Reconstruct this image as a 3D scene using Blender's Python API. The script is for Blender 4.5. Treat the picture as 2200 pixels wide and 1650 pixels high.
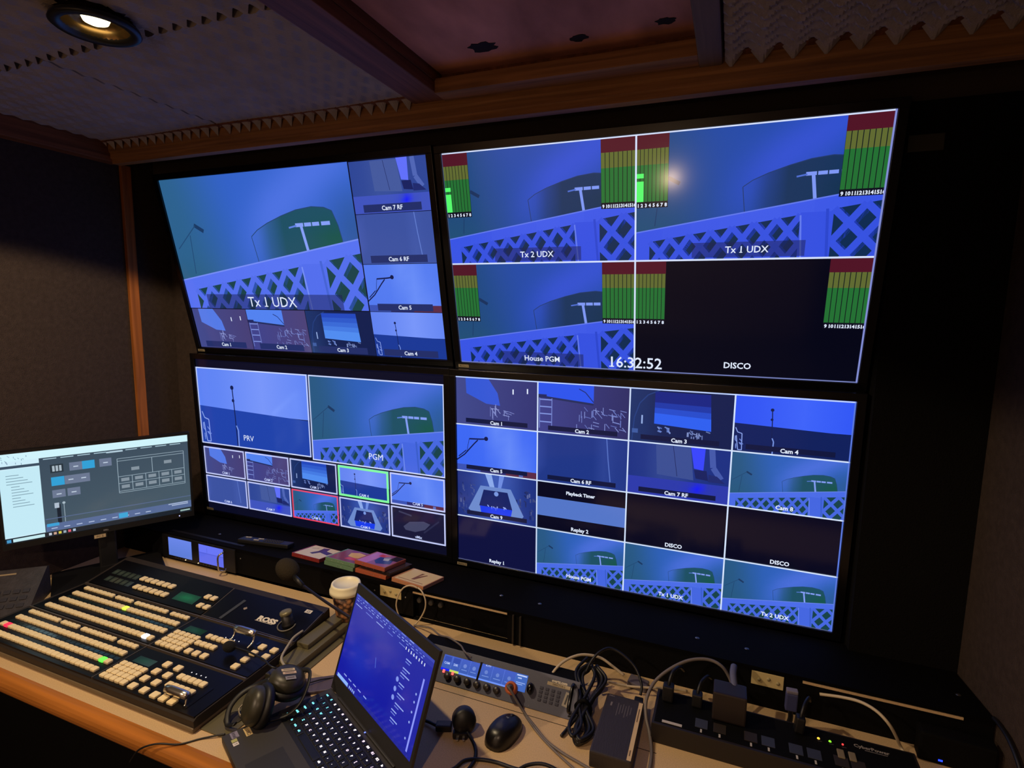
import bpy, bmesh, math, random
from mathutils import Vector, Matrix, Euler
random.seed(7)
for o in list(bpy.data.objects): bpy.data.objects.remove(o)
S = bpy.context.scene; COL = S.collection
R = math.radians; PI = math.pi

# ------------------------------------------------------------------ camera, world, exposure, lights
cd = bpy.data.cameras.new('camera'); cam = bpy.data.objects.new('camera', cd); COL.objects.link(cam)
cd.sensor_width = 36.0; cd.lens = 1192.6 / 2200 * 36; cd.clip_start = 0.02
rx, fw, up = (0.93000, 0.36719, 0.01639), (-0.36214, 0.92302, -0.12996), (-0.06285, 0.11493, 0.99138)
cam.matrix_world = Matrix(((rx[0], up[0], -fw[0], 0), (rx[1], up[1], -fw[1], 0), (rx[2], up[2], -fw[2], 1.75), (0, 0, 0, 1)))
S.camera = cam
w = bpy.data.worlds.new('world'); S.world = w; w.use_nodes = True
w.node_tree.nodes['Background'].inputs[0].default_value = (0.010, 0.009, 0.008, 1)
w.node_tree.nodes['Background'].inputs[1].default_value = 0.1
vs = S.view_settings; vs.view_transform = 'Standard'; vs.look = 'None'; vs.exposure = 0.0; vs.gamma = 1.0; vs.use_curve_mapping = False

LAMPS = [  # ceiling downlights, first in view, other two assumed out of view as fill: position, watts, warm colour
    (-1.305, 0.857, 2.318, 46.0, (1.0, 0.76, 0.46), 142),
    (-0.25, -0.45, 2.33, 24.0, (1.0, 0.66, 0.44), 150),
    (-1.75, -0.65, 2.33, 60.0, (1.0, 0.72, 0.50), 160),
]
for i, (x, y, z, pw, c, ang) in enumerate(LAMPS):
    ld = bpy.data.lights.new('ceiling_beam', 'SPOT'); ld.energy = pw; ld.color = c
    ld.spot_size = R(ang); ld.spot_blend = 0.10 if i == 0 else 0.3; ld.shadow_soft_size = 0.022
    lo = bpy.data.objects.new('ceiling_beam', ld); lo.location = (x, y, z); COL.objects.link(lo)

al = bpy.data.lights.new('rear_wall_lamp_glow', 'AREA'); al.shape = 'DISK'; al.size = 0.07; al.energy = 1.5; al.color = (1.0, 0.70, 0.44)
ao = bpy.data.objects.new('rear_wall_lamp_glow', al); ao.location = (-0.53, -1.52, 1.43); ao.rotation_euler = (math.radians(100), 0, 0); COL.objects.link(ao)

# ------------------------------------------------------------------ helpers
def lin(c):
    c = c / 255.0
    return c / 12.92 if c <= 0.04045 else ((c + 0.055) / 1.055) ** 2.4
def L3(c): return (lin(c[0]), lin(c[1]), lin(c[2]), 1.0)

_m = {}
def mat(name, rgb, rough=0.6, metal=0.0, spec=0.5, emit=None, es=1.0, bump=0.0, bscale=200.0, var=0.0, vscale=8.0, stretch=(1, 1, 1)):
    if name in _m: return _m[name]
    m = bpy.data.materials.new(name); m.use_nodes = True; nt = m.node_tree; b = nt.nodes['Principled BSDF']
    b.inputs['Base Color'].default_value = L3(rgb); b.inputs['Roughness'].default_value = rough
    b.inputs['Metallic'].default_value = metal; b.inputs['Specular IOR Level'].default_value = spec
    tc = nt.nodes.new('ShaderNodeTexCoord'); mp = nt.nodes.new('ShaderNodeMapping'); mp.inputs['Scale'].default_value = stretch
    nt.links.new(tc.outputs['Object'], mp.inputs['Vector'])
    if var > 0:
        n = nt.nodes.new('ShaderNodeTexNoise'); n.inputs['Scale'].default_value = vscale; n.inputs['Detail'].default_value = 5
        nt.links.new(mp.outputs[0], n.inputs['Vector'])
        r = nt.nodes.new('ShaderNodeValToRGB'); a = L3(rgb)
        r.color_ramp.elements[0].position = 0.3; r.color_ramp.elements[1].position = 0.7
        r.color_ramp.elements[0].color = tuple(v * (1 - var) for v in a[:3]) + (1,)
        r.color_ramp.elements[1].color = tuple(min(1, v * (1 + var)) for v in a[:3]) + (1,)
        nt.links.new(n.outputs['Fac'], r.inputs[0]); nt.links.new(r.outputs[0], b.inputs['Base Color'])
    if bump > 0:
        n = nt.nodes.new('ShaderNodeTexNoise'); n.inputs['Scale'].default_value = bscale; n.inputs['Detail'].default_value = 3
        nt.links.new(mp.outputs[0], n.inputs['Vector'])
        bp = nt.nodes.new('ShaderNodeBump'); bp.inputs['Strength'].default_value = bump; bp.inputs['Distance'].default_value = 0.004
        nt.links.new(n.outputs['Fac'], bp.inputs['Height']); nt.links.new(bp.outputs[0], b.inputs['Normal'])
    if emit:
        b.inputs['Emission Color'].default_value = L3(emit); b.inputs['Emission Strength'].default_value = es
    _m[name] = m; return m

def screen_mat(name='lit_screen', strength=1.0, rough=0.12):
    if name in _m: return _m[name]
    m = bpy.data.materials.new(name); m.use_nodes = True; nt = m.node_tree; b = nt.nodes['Principled BSDF']
    b.inputs['Base Color'].default_value = (0.004, 0.004, 0.005, 1); b.inputs['Roughness'].default_value = rough
    b.inputs['Specular IOR Level'].default_value = 0.5
    a = nt.nodes.new('ShaderNodeVertexColor'); a.layer_name = 'Col'
    nt.links.new(a.outputs['Color'], b.inputs['Emission Color']); b.inputs['Emission Strength'].default_value = strength
    _m[name] = m; return m

def print_mat(name='printed_paper', rough=0.5):
    if name in _m: return _m[name]
    m = bpy.data.materials.new(name); m.use_nodes = True; nt = m.node_tree; b = nt.nodes['Principled BSDF']
    a = nt.nodes.new('ShaderNodeVertexColor'); a.layer_name = 'Col'
    b.inputs['Roughness'].default_value = rough
    nt.links.new(a.outputs['Color'], b.inputs['Base Color']); _m[name] = m; return m

def wood_mat(name, rgb, dark=0.55, axis=0, rough=0.6):
    if name in _m: return _m[name]
    m = bpy.data.materials.new(name); m.use_nodes = True; nt = m.node_tree; b = nt.nodes['Principled BSDF']
    b.inputs['Roughness'].default_value = rough; b.inputs['Specular IOR Level'].default_value = 0.2
    tc = nt.nodes.new('ShaderNodeTexCoord'); mp = nt.nodes.new('ShaderNodeMapping')
    s = [38, 38, 38]; s[axis] = 1.6; mp.inputs['Scale'].default_value = s
    nt.links.new(tc.outputs['Object'], mp.inputs['Vector'])
    n = nt.nodes.new('ShaderNodeTexNoise'); n.inputs['Scale'].default_value = 1.5; n.inputs['Detail'].default_value = 6; n.inputs['Distortion'].default_value = 0.6
    nt.links.new(mp.outputs[0], n.inputs['Vector'])
    r = nt.nodes.new('ShaderNodeValToRGB'); a = L3(rgb)
    r.color_ramp.elements[0].position = 0.32; r.color_ramp.elements[1].position = 0.68
    r.color_ramp.elements[0].color = tuple(v * dark for v in a[:3]) + (1,); r.color_ramp.elements[1].color = a
    nt.links.new(n.outputs['Fac'], r.inputs[0]); nt.links.new(r.outputs[0], b.inputs['Base Color'])
    _m[name] = m; return m

def link(o, parent=None):
    COL.objects.link(o)
    if parent: o.parent = parent
    return o
def tag(o, label, cat, group=None, kind=None):
    if label: o['label'] = label
    if cat: o['category'] = cat
    if group: o['group'] = group
    if kind: o['kind'] = kind
    return o
def empty(name, loc, label, cat, rot=(0, 0, 0), group=None):
    o = bpy.data.objects.new(name, None); o.empty_display_size = 0.05; o.location = loc; o.rotation_euler = rot
    link(o); return tag(o, label, cat, group)

class MB:
    """collects polygons, then links them as ONE mesh object"""
    def __init__(s): s.v = []; s.f = []; s.mi = []; s.sm = []
    def add(s, vs, fs, mi=0, smooth=False):
        b = len(s.v); s.v += [tuple(v) for v in vs]
        for f in fs: s.f.append([b + i for i in f]); s.mi.append(mi); s.sm.append(smooth)
        return s
    def box(s, x0, x1, y0, y1, z0, z1, mi=0, bev=0.0, M=None):
        if bev > 0:
            bm = bmesh.new(); bmesh.ops.create_cube(bm, size=1)
            for v in bm.verts: v.co = ((x0 + x1) / 2 + v.co.x * (x1 - x0), (y0 + y1) / 2 + v.co.y * (y1 - y0), (z0 + z1) / 2 + v.co.z * (z1 - z0))
            bmesh.ops.bevel(bm, geom=bm.edges[:], offset=bev, segments=2, affect='EDGES', profile=0.6)
            bm.verts.index_update()
            vs = [v.co.copy() for v in bm.verts]; fs = [[v.index for v in f.verts] for f in bm.faces]; bm.free()
        else:
            vs = [Vector(p) for p in ((x0, y0, z0), (x1, y0, z0), (x1, y1, z0), (x0, y1, z0), (x0, y0, z1), (x1, y0, z1), (x1, y1, z1), (x0, y1, z1))]
            fs = [(0, 3, 2, 1), (4, 5, 6, 7), (0, 1, 5, 4), (1, 2, 6, 5), (2, 3, 7, 6), (3, 0, 4, 7)]
        if M: vs = [M @ v for v in vs]
        return s.add(vs, fs, mi)
    def prism(s, pts, z0, z1, mi=0, M=None):
        n = len(pts); vs = [Vector((p[0], p[1], z0)) for p in pts] + [Vector((p[0], p[1], z1)) for p in pts]
        if M: vs = [M @ v for v in vs]
        return s.add(vs, [list(range(n))[::-1], list(range(n, 2 * n))] + [(i, (i + 1) % n, n + (i + 1) % n, n + i) for i in range(n)], mi)
    def prof(s, pts, x0, x1, mi=0):      # profile in (y,z) swept along x
        n = len(pts); vs = [(x0, p[0], p[1]) for p in pts] + [(x1, p[0], p[1]) for p in pts]
        return s.add(vs, [list(range(n)), list(range(n, 2 * n))[::-1]] + [(i, n + i, n + (i + 1) % n, (i + 1) % n) for i in range(n)], mi)
    def lathe(s, rz, n=32, M=None, mi=0, cap=True, smooth=True):
        vs = []; fs = []
        for r, z in rz:
            for k in range(n): vs.append(Vector((r * math.cos(2 * PI * k / n), r * math.sin(2 * PI * k / n), z)))
        for i in range(len(rz) - 1):
            for k in range(n): fs.append((i * n + k, i * n + (k + 1) % n, (i + 1) * n + (k + 1) % n, (i + 1) * n + k))
        if M: vs = [M @ v for v in vs]
        s.add(vs, fs, mi, smooth)
        if cap:
            b = len(s.v) - len(vs)
            s.f.append([b + k for k in range(n)][::-1]); s.mi.append(mi); s.sm.append(False)
            s.f.append([b + (len(rz) - 1) * n + k for k in range(n)]); s.mi.append(mi); s.sm.append(False)
        return s
    def tube(s, pts, r, n=10, mi=0, smooth_path=True, flat=1.0):
        P = [Vector(p) for p in pts]
        if smooth_path and len(P) > 2:
            Q = []; E = [P[0] * 2 - P[1]] + P + [P[-1] * 2 - P[-2]]
            for i in range(1, len(E) - 2):
                for k in range(7):
                    t = k / 7; a, b, c, d = E[i - 1], E[i], E[i + 1], E[i + 2]
                    Q.append(0.5 * ((2 * b) + (c - a) * t + (2 * a - 5 * b + 4 * c - d) * t * t + (3 * b - a - 3 * c + d) * t ** 3))
            P = Q + [P[-1]]
        vs = []; fs = []; prev = None
        for i, p in enumerate(P):
            t = (P[min(i + 1, len(P) - 1)] - P[max(i - 1, 0)]).normalized()
            if prev is None: a = t.orthogonal().normalized()
            else: a = (prev - t * prev.dot(t)).normalized()
            prev = a; b = t.cross(a)
            rr = r(i / (len(P) - 1)) if callable(r) else r
            for k in range(n): vs.append(p + a * (rr * math.cos(2 * PI * k / n)) + b * (rr * flat * math.sin(2 * PI * k / n)))
        for i in range(len(P) - 1):
            for k in range(n): fs.append((i * n + k, i * n + (k + 1) % n, (i + 1) * n + (k + 1) % n, (i + 1) * n + k))
        fs.append(list(range(n))[::-1]); fs.append([(len(P) - 1) * n + k for k in range(n)])
        return s.add(vs, fs, mi, True)
    def ball(s, c, r, n=20, sc=(1, 1, 1), mi=0, M=None):
        m = n // 2; rz = [(max(1e-4, r * math.sin(PI * i / m)), r * math.cos(PI * i / m)) for i in range(m + 1)]
        T = Matrix.Translation(c) @ (M or Matrix()) @ Matrix.Diagonal((sc[0], sc[1], sc[2], 1))
        return s.lathe(rz[::-1], n, T, mi)
    def build(s, name, mats, parent=None, loc=(0, 0, 0), rot=(0, 0, 0)):
        me = bpy.data.meshes.new(name); me.from_pydata(s.v, [], s.f)
        if not isinstance(mats, (list, tuple)): mats = [mats]
        for m in mats: me.materials.append(m)
        me.polygons.foreach_set('material_index', s.mi); me.polygons.foreach_set('use_smooth', s.sm)
        me.update()
        o = bpy.data.objects.new(name, me); o.location = loc; o.rotation_euler = rot
        return link(o, parent)

def struct(name, mb, m): o = mb.build(name, m); o['kind'] = 'structure'; return o

_txt = {}
def text_geo(st, bold=0.0):
    key = (st, bold)
    if key in _txt: return _txt[key]
    c = bpy.data.curves.new('t', 'FONT'); c.body = st; c.size = 1.0; c.resolution_u = 2; c.offset = bold; c.fill_mode = 'FRONT'
    o = bpy.data.objects.new('t', c); COL.objects.link(o)
    bpy.context.view_layer.update(); dg = bpy.context.evaluated_depsgraph_get()
    me = bpy.data.meshes.new_from_object(o.evaluated_get(dg))
    vs = [(v.co.x, v.co.y) for v in me.vertices]; fs = [list(p.vertices) for p in me.polygons]
    bpy.data.objects.remove(o); bpy.data.meshes.remove(me)
    wd = max([v[0] for v in vs] or [0])
    if st != '1' and '1' in st or st == '1':
        for i, ch in enumerate(st):
            if ch != '1': continue
            xr = wd if i == len(st) - 1 else (text_geo(st[:i + 1], bold)[3] if i < len(st) - 1 else wd)
            b = len(vs); vs += [(xr - 0.235, 0.0), (xr + 0.085, 0.0), (xr + 0.085, 0.062), (xr - 0.235, 0.062)]; fs.append([b, b + 1, b + 2, b + 3])
    _txt[key] = (vs, fs, wd, wd); return _txt[key]

def clip_poly(p, r):
    x0, y0, x1, y1 = r
    for ax, val, sg in ((0, x0, 1), (0, x1, -1), (1, y0, 1), (1, y1, -1)):
        out = []
        for i in range(len(p)):
            a, b = p[i - 1], p[i]; da = sg * (a[ax] - val); db = sg * (b[ax] - val)
            if (da >= 0) != (db >= 0):
                t = da / (da - db); out.append((a[0] + (b[0] - a[0]) * t, a[1] + (b[1] - a[1]) * t))
            if db >= 0: out.append(b)
        p = out
        if len(p) < 3: return []
    return p

class Canvas:
    """flat artwork of a display or printed label: coordinates in metres from the top left corner, v downwards"""
    def __init__(s, W, H, step=0.000012): s.W = W; s.H = H; s.v = []; s.f = []; s.c = []; s.k = 1; s.step = step
    def _add(s, pts, cols):
        b = len(s.v); z = s.k * s.step
        s.v += [(p[0], p[1], z) for p in pts]; s.f.append(list(range(b, b + len(pts)))); s.c += cols
    def tile(s, u0, v0, u1, v1, tint=None): return Tile(s, u0 * s.W, v0 * s.H, (u1 - u0) * s.W, (v1 - v0) * s.H, tint)
    def build(s, name, m, parent, loc=(0, 0, 0), rot=(0, 0, 0), flat=False):
        """flat=False: picture stands in the XZ plane facing -Y; flat=True: lies in XY facing +Z.  origin = bottom left corner"""
        me = bpy.data.meshes.new(name)
        if flat: vs = [(x, s.H - y, z) for x, y, z in s.v]
        else: vs = [(x, -z, s.H - y) for x, y, z in s.v]
        fs = []; cc = []
        for f in s.f:
            a, b, c = (vs[f[0]], vs[f[1]], vs[f[2]])
            nrm = sum(((s.v[f[i - 1]][0] - s.v[f[i]][0]) * (s.v[f[i - 1]][1] + s.v[f[i]][1])) for i in range(len(f)))
            g = f if nrm < 0 else f[::-1]
            fs.append(g); cc += [s.c[i] for i in g]
        me.from_pydata(vs, [], fs); me.materials.append(m)
        at = me.color_attributes.new('Col', 'FLOAT_COLOR', 'CORNER')
        at.data.foreach_set('color', [x for c in cc for x in (lin(max(0, min(255, c[0]))), lin(max(0, min(255, c[1]))), lin(max(0, min(255, c[2]))), 1.0)])
        me.update()
        o = bpy.data.objects.new(name, me); o.location = loc; o.rotation_euler = rot
        return link(o, parent)

class Tile:
    def __init__(s, cv, x, y, w, h, tint=None): s.cv = cv; s.x = x; s.y = y; s.w = w; s.h = h; s.tint = tint or (lambda c: c); s.clip = (x, y, x + w, y + h)
    def sub(s, u0, v0, u1, v1): return Tile(s.cv, s.x + u0 * s.w, s.y + v0 * s.h, (u1 - u0) * s.w, (v1 - v0) * s.h, s.tint)
    def clipped(s, u0, v0, u1, v1, tint):
        t = Tile(s.cv, s.x, s.y, s.w, s.h, tint); t.clip = (s.x + u0 * s.w, s.y + v0 * s.h, s.x + u1 * s.w, s.y + v1 * s.h); return t
    def P(s, u, v): return (s.x + u * s.w, s.y + v * s.h)
    def poly(s, pts, c, nolayer=False):
        if not nolayer: s.cv.k += 1
        p = clip_poly([s.P(*q) for q in pts], s.clip)
        if p: c = s.tint(c); s.cv._add(p, [c] * len(p))
    def rect(s, u0, v0, u1, v1, c, nolayer=False): s.poly([(u0, v0), (u1, v0), (u1, v1), (u0, v1)], c, nolayer)
    def grad(s, u0, v0, u1, v1, nx, ny, f):
        s.cv.k += 1
        for i in range(nx):
            for j in range(ny):
                a0 = u0 + (u1 - u0) * i / nx; a1 = u0 + (u1 - u0) * (i + 1) / nx; b0 = v0 + (v1 - v0) * j / ny; b1 = v0 + (v1 - v0) * (j + 1) / ny
                q = [(a0, b0), (a1, b0), (a1, b1), (a0, b1)]; p = [s.P(*k) for k in q]
                pc = clip_poly(p, s.clip)
                if not pc: continue
                s.cv._add(pc, [s.tint(f((k[0] - s.x) / s.w, (k[1] - s.y) / s.h)) for k in pc])
    def fan(s, pts, centre, cc, c, nolayer=False):
        s.cv.k += 1
        ctr = s.P(*centre)
        for i in range(len(pts)):
            p = [s.P(*pts[i - 1]), s.P(*pts[i]), ctr]
            q = clip_poly(p, s.clip)
            if len(q) == 3 and q[2] == ctr: s.cv._add(q, [s.tint(c), s.tint(c), s.tint(cc)])
            elif q: s.cv._add(q, [s.tint(c)] * len(q))
    def line(s, a, b, wd, c, nolayer=False):   # wd in fractions of tile height
        A = s.P(*a); B = s.P(*b); dx, dy = B[0] - A[0], B[1] - A[1]; l = math.hypot(dx, dy) or 1; k = wd * s.h / 2; nx, ny = -dy / l * k, dx / l * k
        if not nolayer: s.cv.k += 1
        p = clip_poly([(A[0] + nx, A[1] + ny), (B[0] + nx, B[1] + ny), (B[0] - nx, B[1] - ny), (A[0] - nx, A[1] - ny)], s.clip)
        if p: c = s.tint(c); s.cv._add(p, [c] * len(p))
    def path(s, pts, wd, c):
        for a, b in zip(pts, pts[1:]): s.line(a, b, wd, c)
    def disc(s, u, v, r, c, n=14, asp=1.0): s.poly([(u + r * math.cos(2 * PI * k / n) * s.h / s.w, v + r * asp * math.sin(2 * PI * k / n)) for k in range(n)], c)
    def frame(s, wd, c):
        hx = wd * s.h / s.w
        s.cv.k += 1
        for q in ((0, 0, 1, wd), (0, 1 - wd, 1, 1), (0, wd, hx, 1 - wd), (1 - hx, wd, 1, 1 - wd)): s.rect(*q, c, True)
    def text(s, st, u, v, cap, c, bold=0.015, align='c', sx=1.0):   # cap = capital height in fractions of tile height, (u,v) = baseline anchor
        vs, fs, wd, _w = text_geo(st, bold); k = cap * s.h / 0.70; X, Y = s.P(u, v)
        off = -wd * k * sx / 2 if align == 'c' else (-wd * k * sx if align == 'r' else 0)
        s.cv.k += 2; b = len(s.cv.v); z = s.cv.k * s.cv.step; c = s.tint(c)
        s.cv.v += [(X + off + a * k * sx, Y - bb * k, z) for a, bb in vs]; s.cv.c += [c] * len(vs)
        for f in fs: s.cv.f.append([b + i for i in f])

def mixc(a, b, t): t = max(0, min(1, t)); return tuple(a[i] + (b[i] - a[i]) * t for i in range(3))
def sstep(a, b, x): t = max(0, min(1, (x - a) / (b - a))); return t * t * (3 - 2 * t)

WHITE = (225, 235, 255)
# ------------------------------------------------------------------ what the cameras show on the monitors
def pic_balustrade(t, lab=None, sat=1.0, detail=1.0, meter=0):
    """stage backdrop picture: hazy blue wall, arch with a lit T of pipes, white balustrade of crossed slats, microphone"""
    c_l, c_m, c_hi, c_r = (46, 98, 142), (52, 98, 200), (80, 116, 228), (46, 86, 150)
    bl = (84, 112, 240)
    if sat == 2: c_l, c_m, c_hi, c_r, bl = (32, 74, 122), (32, 74, 166), (52, 82, 212), (32, 60, 134), (52, 80, 226)
    if sat == 3: c_l, c_m, c_hi, c_r, bl = (40, 88, 130), (46, 96, 185), (78, 112, 222), (42, 88, 140), (70, 104, 226)
    def bg(u, v):
        c = mixc(c_l, c_m, sstep(0.0, 0.42, u - 0.12 * v)); d = abs((u - 0.78) + (v - 0.08) * 0.9)
        c = mixc(c, c_hi, 0.9 * math.exp(-(d / 0.22) ** 2) * sstep(0.3, 0.62, u)); c = mixc(c, c_r, 0.8 * sstep(0.80, 1.0, u) * sstep(0.02, 0.45, v))
        return mixc(c, (36, 88, 110), 0.35 * sstep(0.5, 0.8, v) * sstep(0.35, 0.0, u))
    n = int(18 * detail)
    t.grad(0, 0, 1, 0.78, max(8, n), max(6, n // 2), bg)
    dk = mixc(bg(0.1, 0.4), (20, 40, 80), 0.7)
    # microphone on a boom
    t.path([(0.145, 0.345), (0.195, 0.395)], 0.030, dk); t.line((0.15, 0.35), (0.02, 0.52), 0.008, mixc(dk, c_l, 0.4)); t.line((0.108, 0.42), (0.088, 0.72), 0.007, mixc(dk, c_l, 0.3))
    # arch
    pts = [(0.475, 0.64), (0.462, 0.45), (0.50, 0.405), (0.56, 0.36), (0.64, 0.315), (0.72, 0.28), (0.80, 0.265), (0.86, 0.275), (0.895, 0.30), (0.915, 0.40), (0.925, 0.50), (0.925, 0.56)]
    def ain(u, v):
        g = (30, 80, 100) if sat != 2 else (22, 52, 92); g2 = (24, 84, 76) if sat != 2 else (18, 50, 78)
        return mixc(mixc(bg(u, v), g, sstep(0.46, 0.64, u)), g2, sstep(0.7, 0.9, u) * sstep(0.3, 0.5, v))
    t.cv.k += 1; base = 0.66
    top = pts[1:]
    for a, b in zip(top, top[1:]):
        for j in range(4):
            q = []
            for (p, jj) in ((a, j), (b, j), (b, j + 1), (a, j + 1)): q.append((p[0], p[1] + (base - p[1]) * jj / 4))
            P = [t.P(*k) for k in q]; P = clip_poly(P, t.clip)
            if P: t.cv._add(P, [t.tint(ain((k[0] - t.x) / t.w, (k[1] - t.y) / t.h)) for k in P])
    for a, b in zip(pts, pts[1:]): t.line(a, b, 0.006, mixc(ain(0.6, .4), (40, 60, 110), 0.6))
    # lit T of pipes
    pc = mixc((150, 175, 250), bl, 0.25)
    t.line((0.733, 0.39), (0.748, 0.57), 0.024, pc)
    for a, b in ((0.705, 0.745), (0.75, 0.785), (0.79, 0.825), (0.835, 0.878)): t.line((a, 0.385 - (a - .7) * .03), (b, 0.385 - (b - .7) * .03), 0.026, pc)
    t.line((0.67, 0.40), (0.71, 0.388), 0.012, mixc(pc, bg(.7, .4), 0.55))
    # balustrade
    yT = lambda u: 0.765 - 0.27 * u
    t.grad_b = None
    t.cv.k += 1
    for i in range(8):
        u0, u1 = i / 8, (i + 1) / 8
        t.poly([(u0, yT(u0)), (u1, yT(u1)), (u1, 1), (u0, 1)], mixc(bl, (100, 128, 250), 0.25 - 0.3 * abs(u0 - 0.5)), True)
    t.line((0, yT(0) + .004), (1, yT(1) + .004), 0.010, mixc(bl, (180, 195, 255), 0.35))
    hole, hole2 = ((24, 66, 74), (20, 60, 130)) if sat != 2 else ((14, 44, 82), (18, 42, 140))
    def panel(u0, u1, n, off, ch):
        lt = lambda u: yT(u) + off
        t.cv.k += 1
        pcs = 6
        for i in range(pcs):
            a, b = u0 + (u1 - u0) * i / pcs, u0 + (u1 - u0) * (i + 1) / pcs
            t.poly([(a, lt(a)), (b, lt(b)), (b, 1), (a, 1)], hole, True)
        cw = (u1 - u0) / n
        sh = mixc(bl, hole2, 0.6)
        for pas in ((0.016, 0.010, sh), (0, 0, mixc(bl, (70, 95, 200), 0.12))):
            dxx, dyy, colr = pas
            for r in range(0, 3):
                for k in range(n):
                    a, b = u0 + cw * k, u0 + cw * (k + 1); ya, yb = lt(a) + ch * r, lt(b) + ch * r
                    wdt = 0.043 * ch / 0.2
                    if dxx and detail < 0.7: continue
                    t.line((a + dxx, ya + dyy), (b + dxx, yb + ch + dyy), wdt, colr, True); t.line((b + dxx, yb + dyy), (a + dxx, ya + ch + dyy), wdt, colr, True)
            t.cv.k += 1
    panel(0.065, 0.70, 7, 0.10, 0.21); panel(0.825, 1.06, 2, 0.10, 0.24)
    t.rect(0.70, 0.66, 0.825, 1, mixc(bl, (60, 90, 210), 0.1)); t.line((0.70, 0.68), (0.715, 1), 0.012, mixc(bl, (170, 190, 255), 0.4))
    t.line((0.80, 0.64), (0.815, 1), 0.02, mixc(bl, hole2, 0.25))

def bar(t, st, cap=0.055, u0=0.22, u1=0.80, v0=0.86, v1=0.97, shade=(22, 32, 78), bold=0.02, redraw=None):
    if redraw: redraw(t.clipped(u0, v0, u1, v1, lambda c: mixc(c, (24, 30, 80), 0.50)))
    else: t.rect(u0, v0, u1, v1, shade)
    t.text(st, (u0 + u1) / 2, v1 - (v1 - v0 - cap) / 2, cap, WHITE, bold)

def rnd_lines(t, n, u0, u1, v0, v1, c, wd=0.012, ln=0.12, seed=1):
    r = random.Random(seed)
    for _ in range(n):
        a, b = r.uniform(u0, u1), r.uniform(v0, v1); k = r.choice((0, 0, 1, 2))
        du, dv = ((0, ln), (ln * 0.5, 0.02), (ln * 0.3, ln * 0.6))[k]
        t.line((a, b), (a + du, b + dv), wd, mixc(c, (200, 210, 255), r.uniform(0, 0.4)), True)
    t.cv.k += 1

def c1(t, k=0):
    t.grad(0, 0, 1, 1, 6, 4, lambda u, v: mixc((66, 74, 140), (72, 60, 112) if not k else (44, 46, 110), u * 0.8))
    t.poly([(0.12, 0), (0.40, 0), (0.52, 0.30), (0.55, 0.55), (0.38, 0.53), (0.13, 0.34)], (84, 122, 230) if not k else (52, 88, 214))
    t.rect(0.70, 0.2, 0.715, 0.3, WHITE); t.rect(0.87, 0.17, 0.885, 0.27, WHITE)
    rnd_lines(t, 10, 0.42, 0.50, 0.52, 0.70, (110, 120, 190), 0.012, 0.2, 3); rnd_lines(t, 10, 0.58, 0.70, 0.64, 0.78, (110, 120, 190), 0.012, 0.1, 4)
def c2(t, k=0):
    t.grad(0, 0, 1, 1, 6, 4, lambda u, v: mixc((62, 66, 140), (76, 66, 120) if not k else (44, 44, 100), u))
    t.poly([(0, 0), (0.62, 0), (0.62, 0.36), (0, 0.27)], (82, 130, 240) if not k else (40, 84, 236))
    t.poly([(0, 0.27), (0.62, 0.36), (0.62, 0.40), (0, 0.31)], (34, 44, 92))
    t.path([(0.46, 0.10), (0.53, 0.16), (0.62, 0.34)], 0.018, (28, 44, 110)); t.rect(0.0, 0.25, 0.10, 0.32, (30, 40, 96))
    for a in (0.34, 0.48, 0.62, 0.78): t.rect(0.02, a, 0.16, a + 0.022, (130, 150, 225))
    t.rect(0.015, 0.32, 0.025, 0.92, (110, 125, 200)); t.rect(0.155, 0.32, 0.165, 0.92, (110, 125, 200))
    rnd_lines(t, 46, 0.44, 0.93, 0.42, 0.84, (96, 112, 190), 0.012, 0.13, 5)
def c3(t, k=0):
    t.grad(0, 0, 1, 1, 6, 4, lambda u, v: mixc((16, 30, 78), (28, 52, 108), math.exp(-((u - .05) / .2) ** 2)))
    t.path([(0.03, 1), (0.05, 0.55), (0.10, 0.28), (0.18, 0.12), (0.30, 0.02)], 0.02, (34, 62, 128))
    q = [(0.25, 0.05), (0.78, 0.05), (0.80, 0.70), (0.25, 0.64)]
    for j in range(6):
        a, b = j / 6, (j + 1) / 6; f = lambda s_, i0, i1: (q[i0][0] + (q[i1][0] - q[i0][0]) * s_, q[i0][1] + (q[i1][1] - q[i0][1]) * s_)
        cc = mixc((34, 72, 190), (80, 140, 240), j / 4) if not k else mixc((20, 36, 130), (44, 96, 240), (j - 1) / 3)
        t.poly([f(a, 0, 3), f(a, 1, 2), f(b, 1, 2), f(b, 0, 3)], cc, True)
    t.cv.k += 1
    rnd_lines(t, 10, 0.28, 0.42, 0.68, 0.78, (80, 110, 190), 0.02, 0.07, 6); rnd_lines(t, 16, 0.56, 0.76, 0.70, 0.82, (90, 110, 170), 0.018, 0.08, 7)
    t.rect(0.12, 0.50, 0.135, 0.66, (150, 175, 230)); t.rect(0.03, 0.76, 0.09, 0.84, (60, 90, 160))
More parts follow.
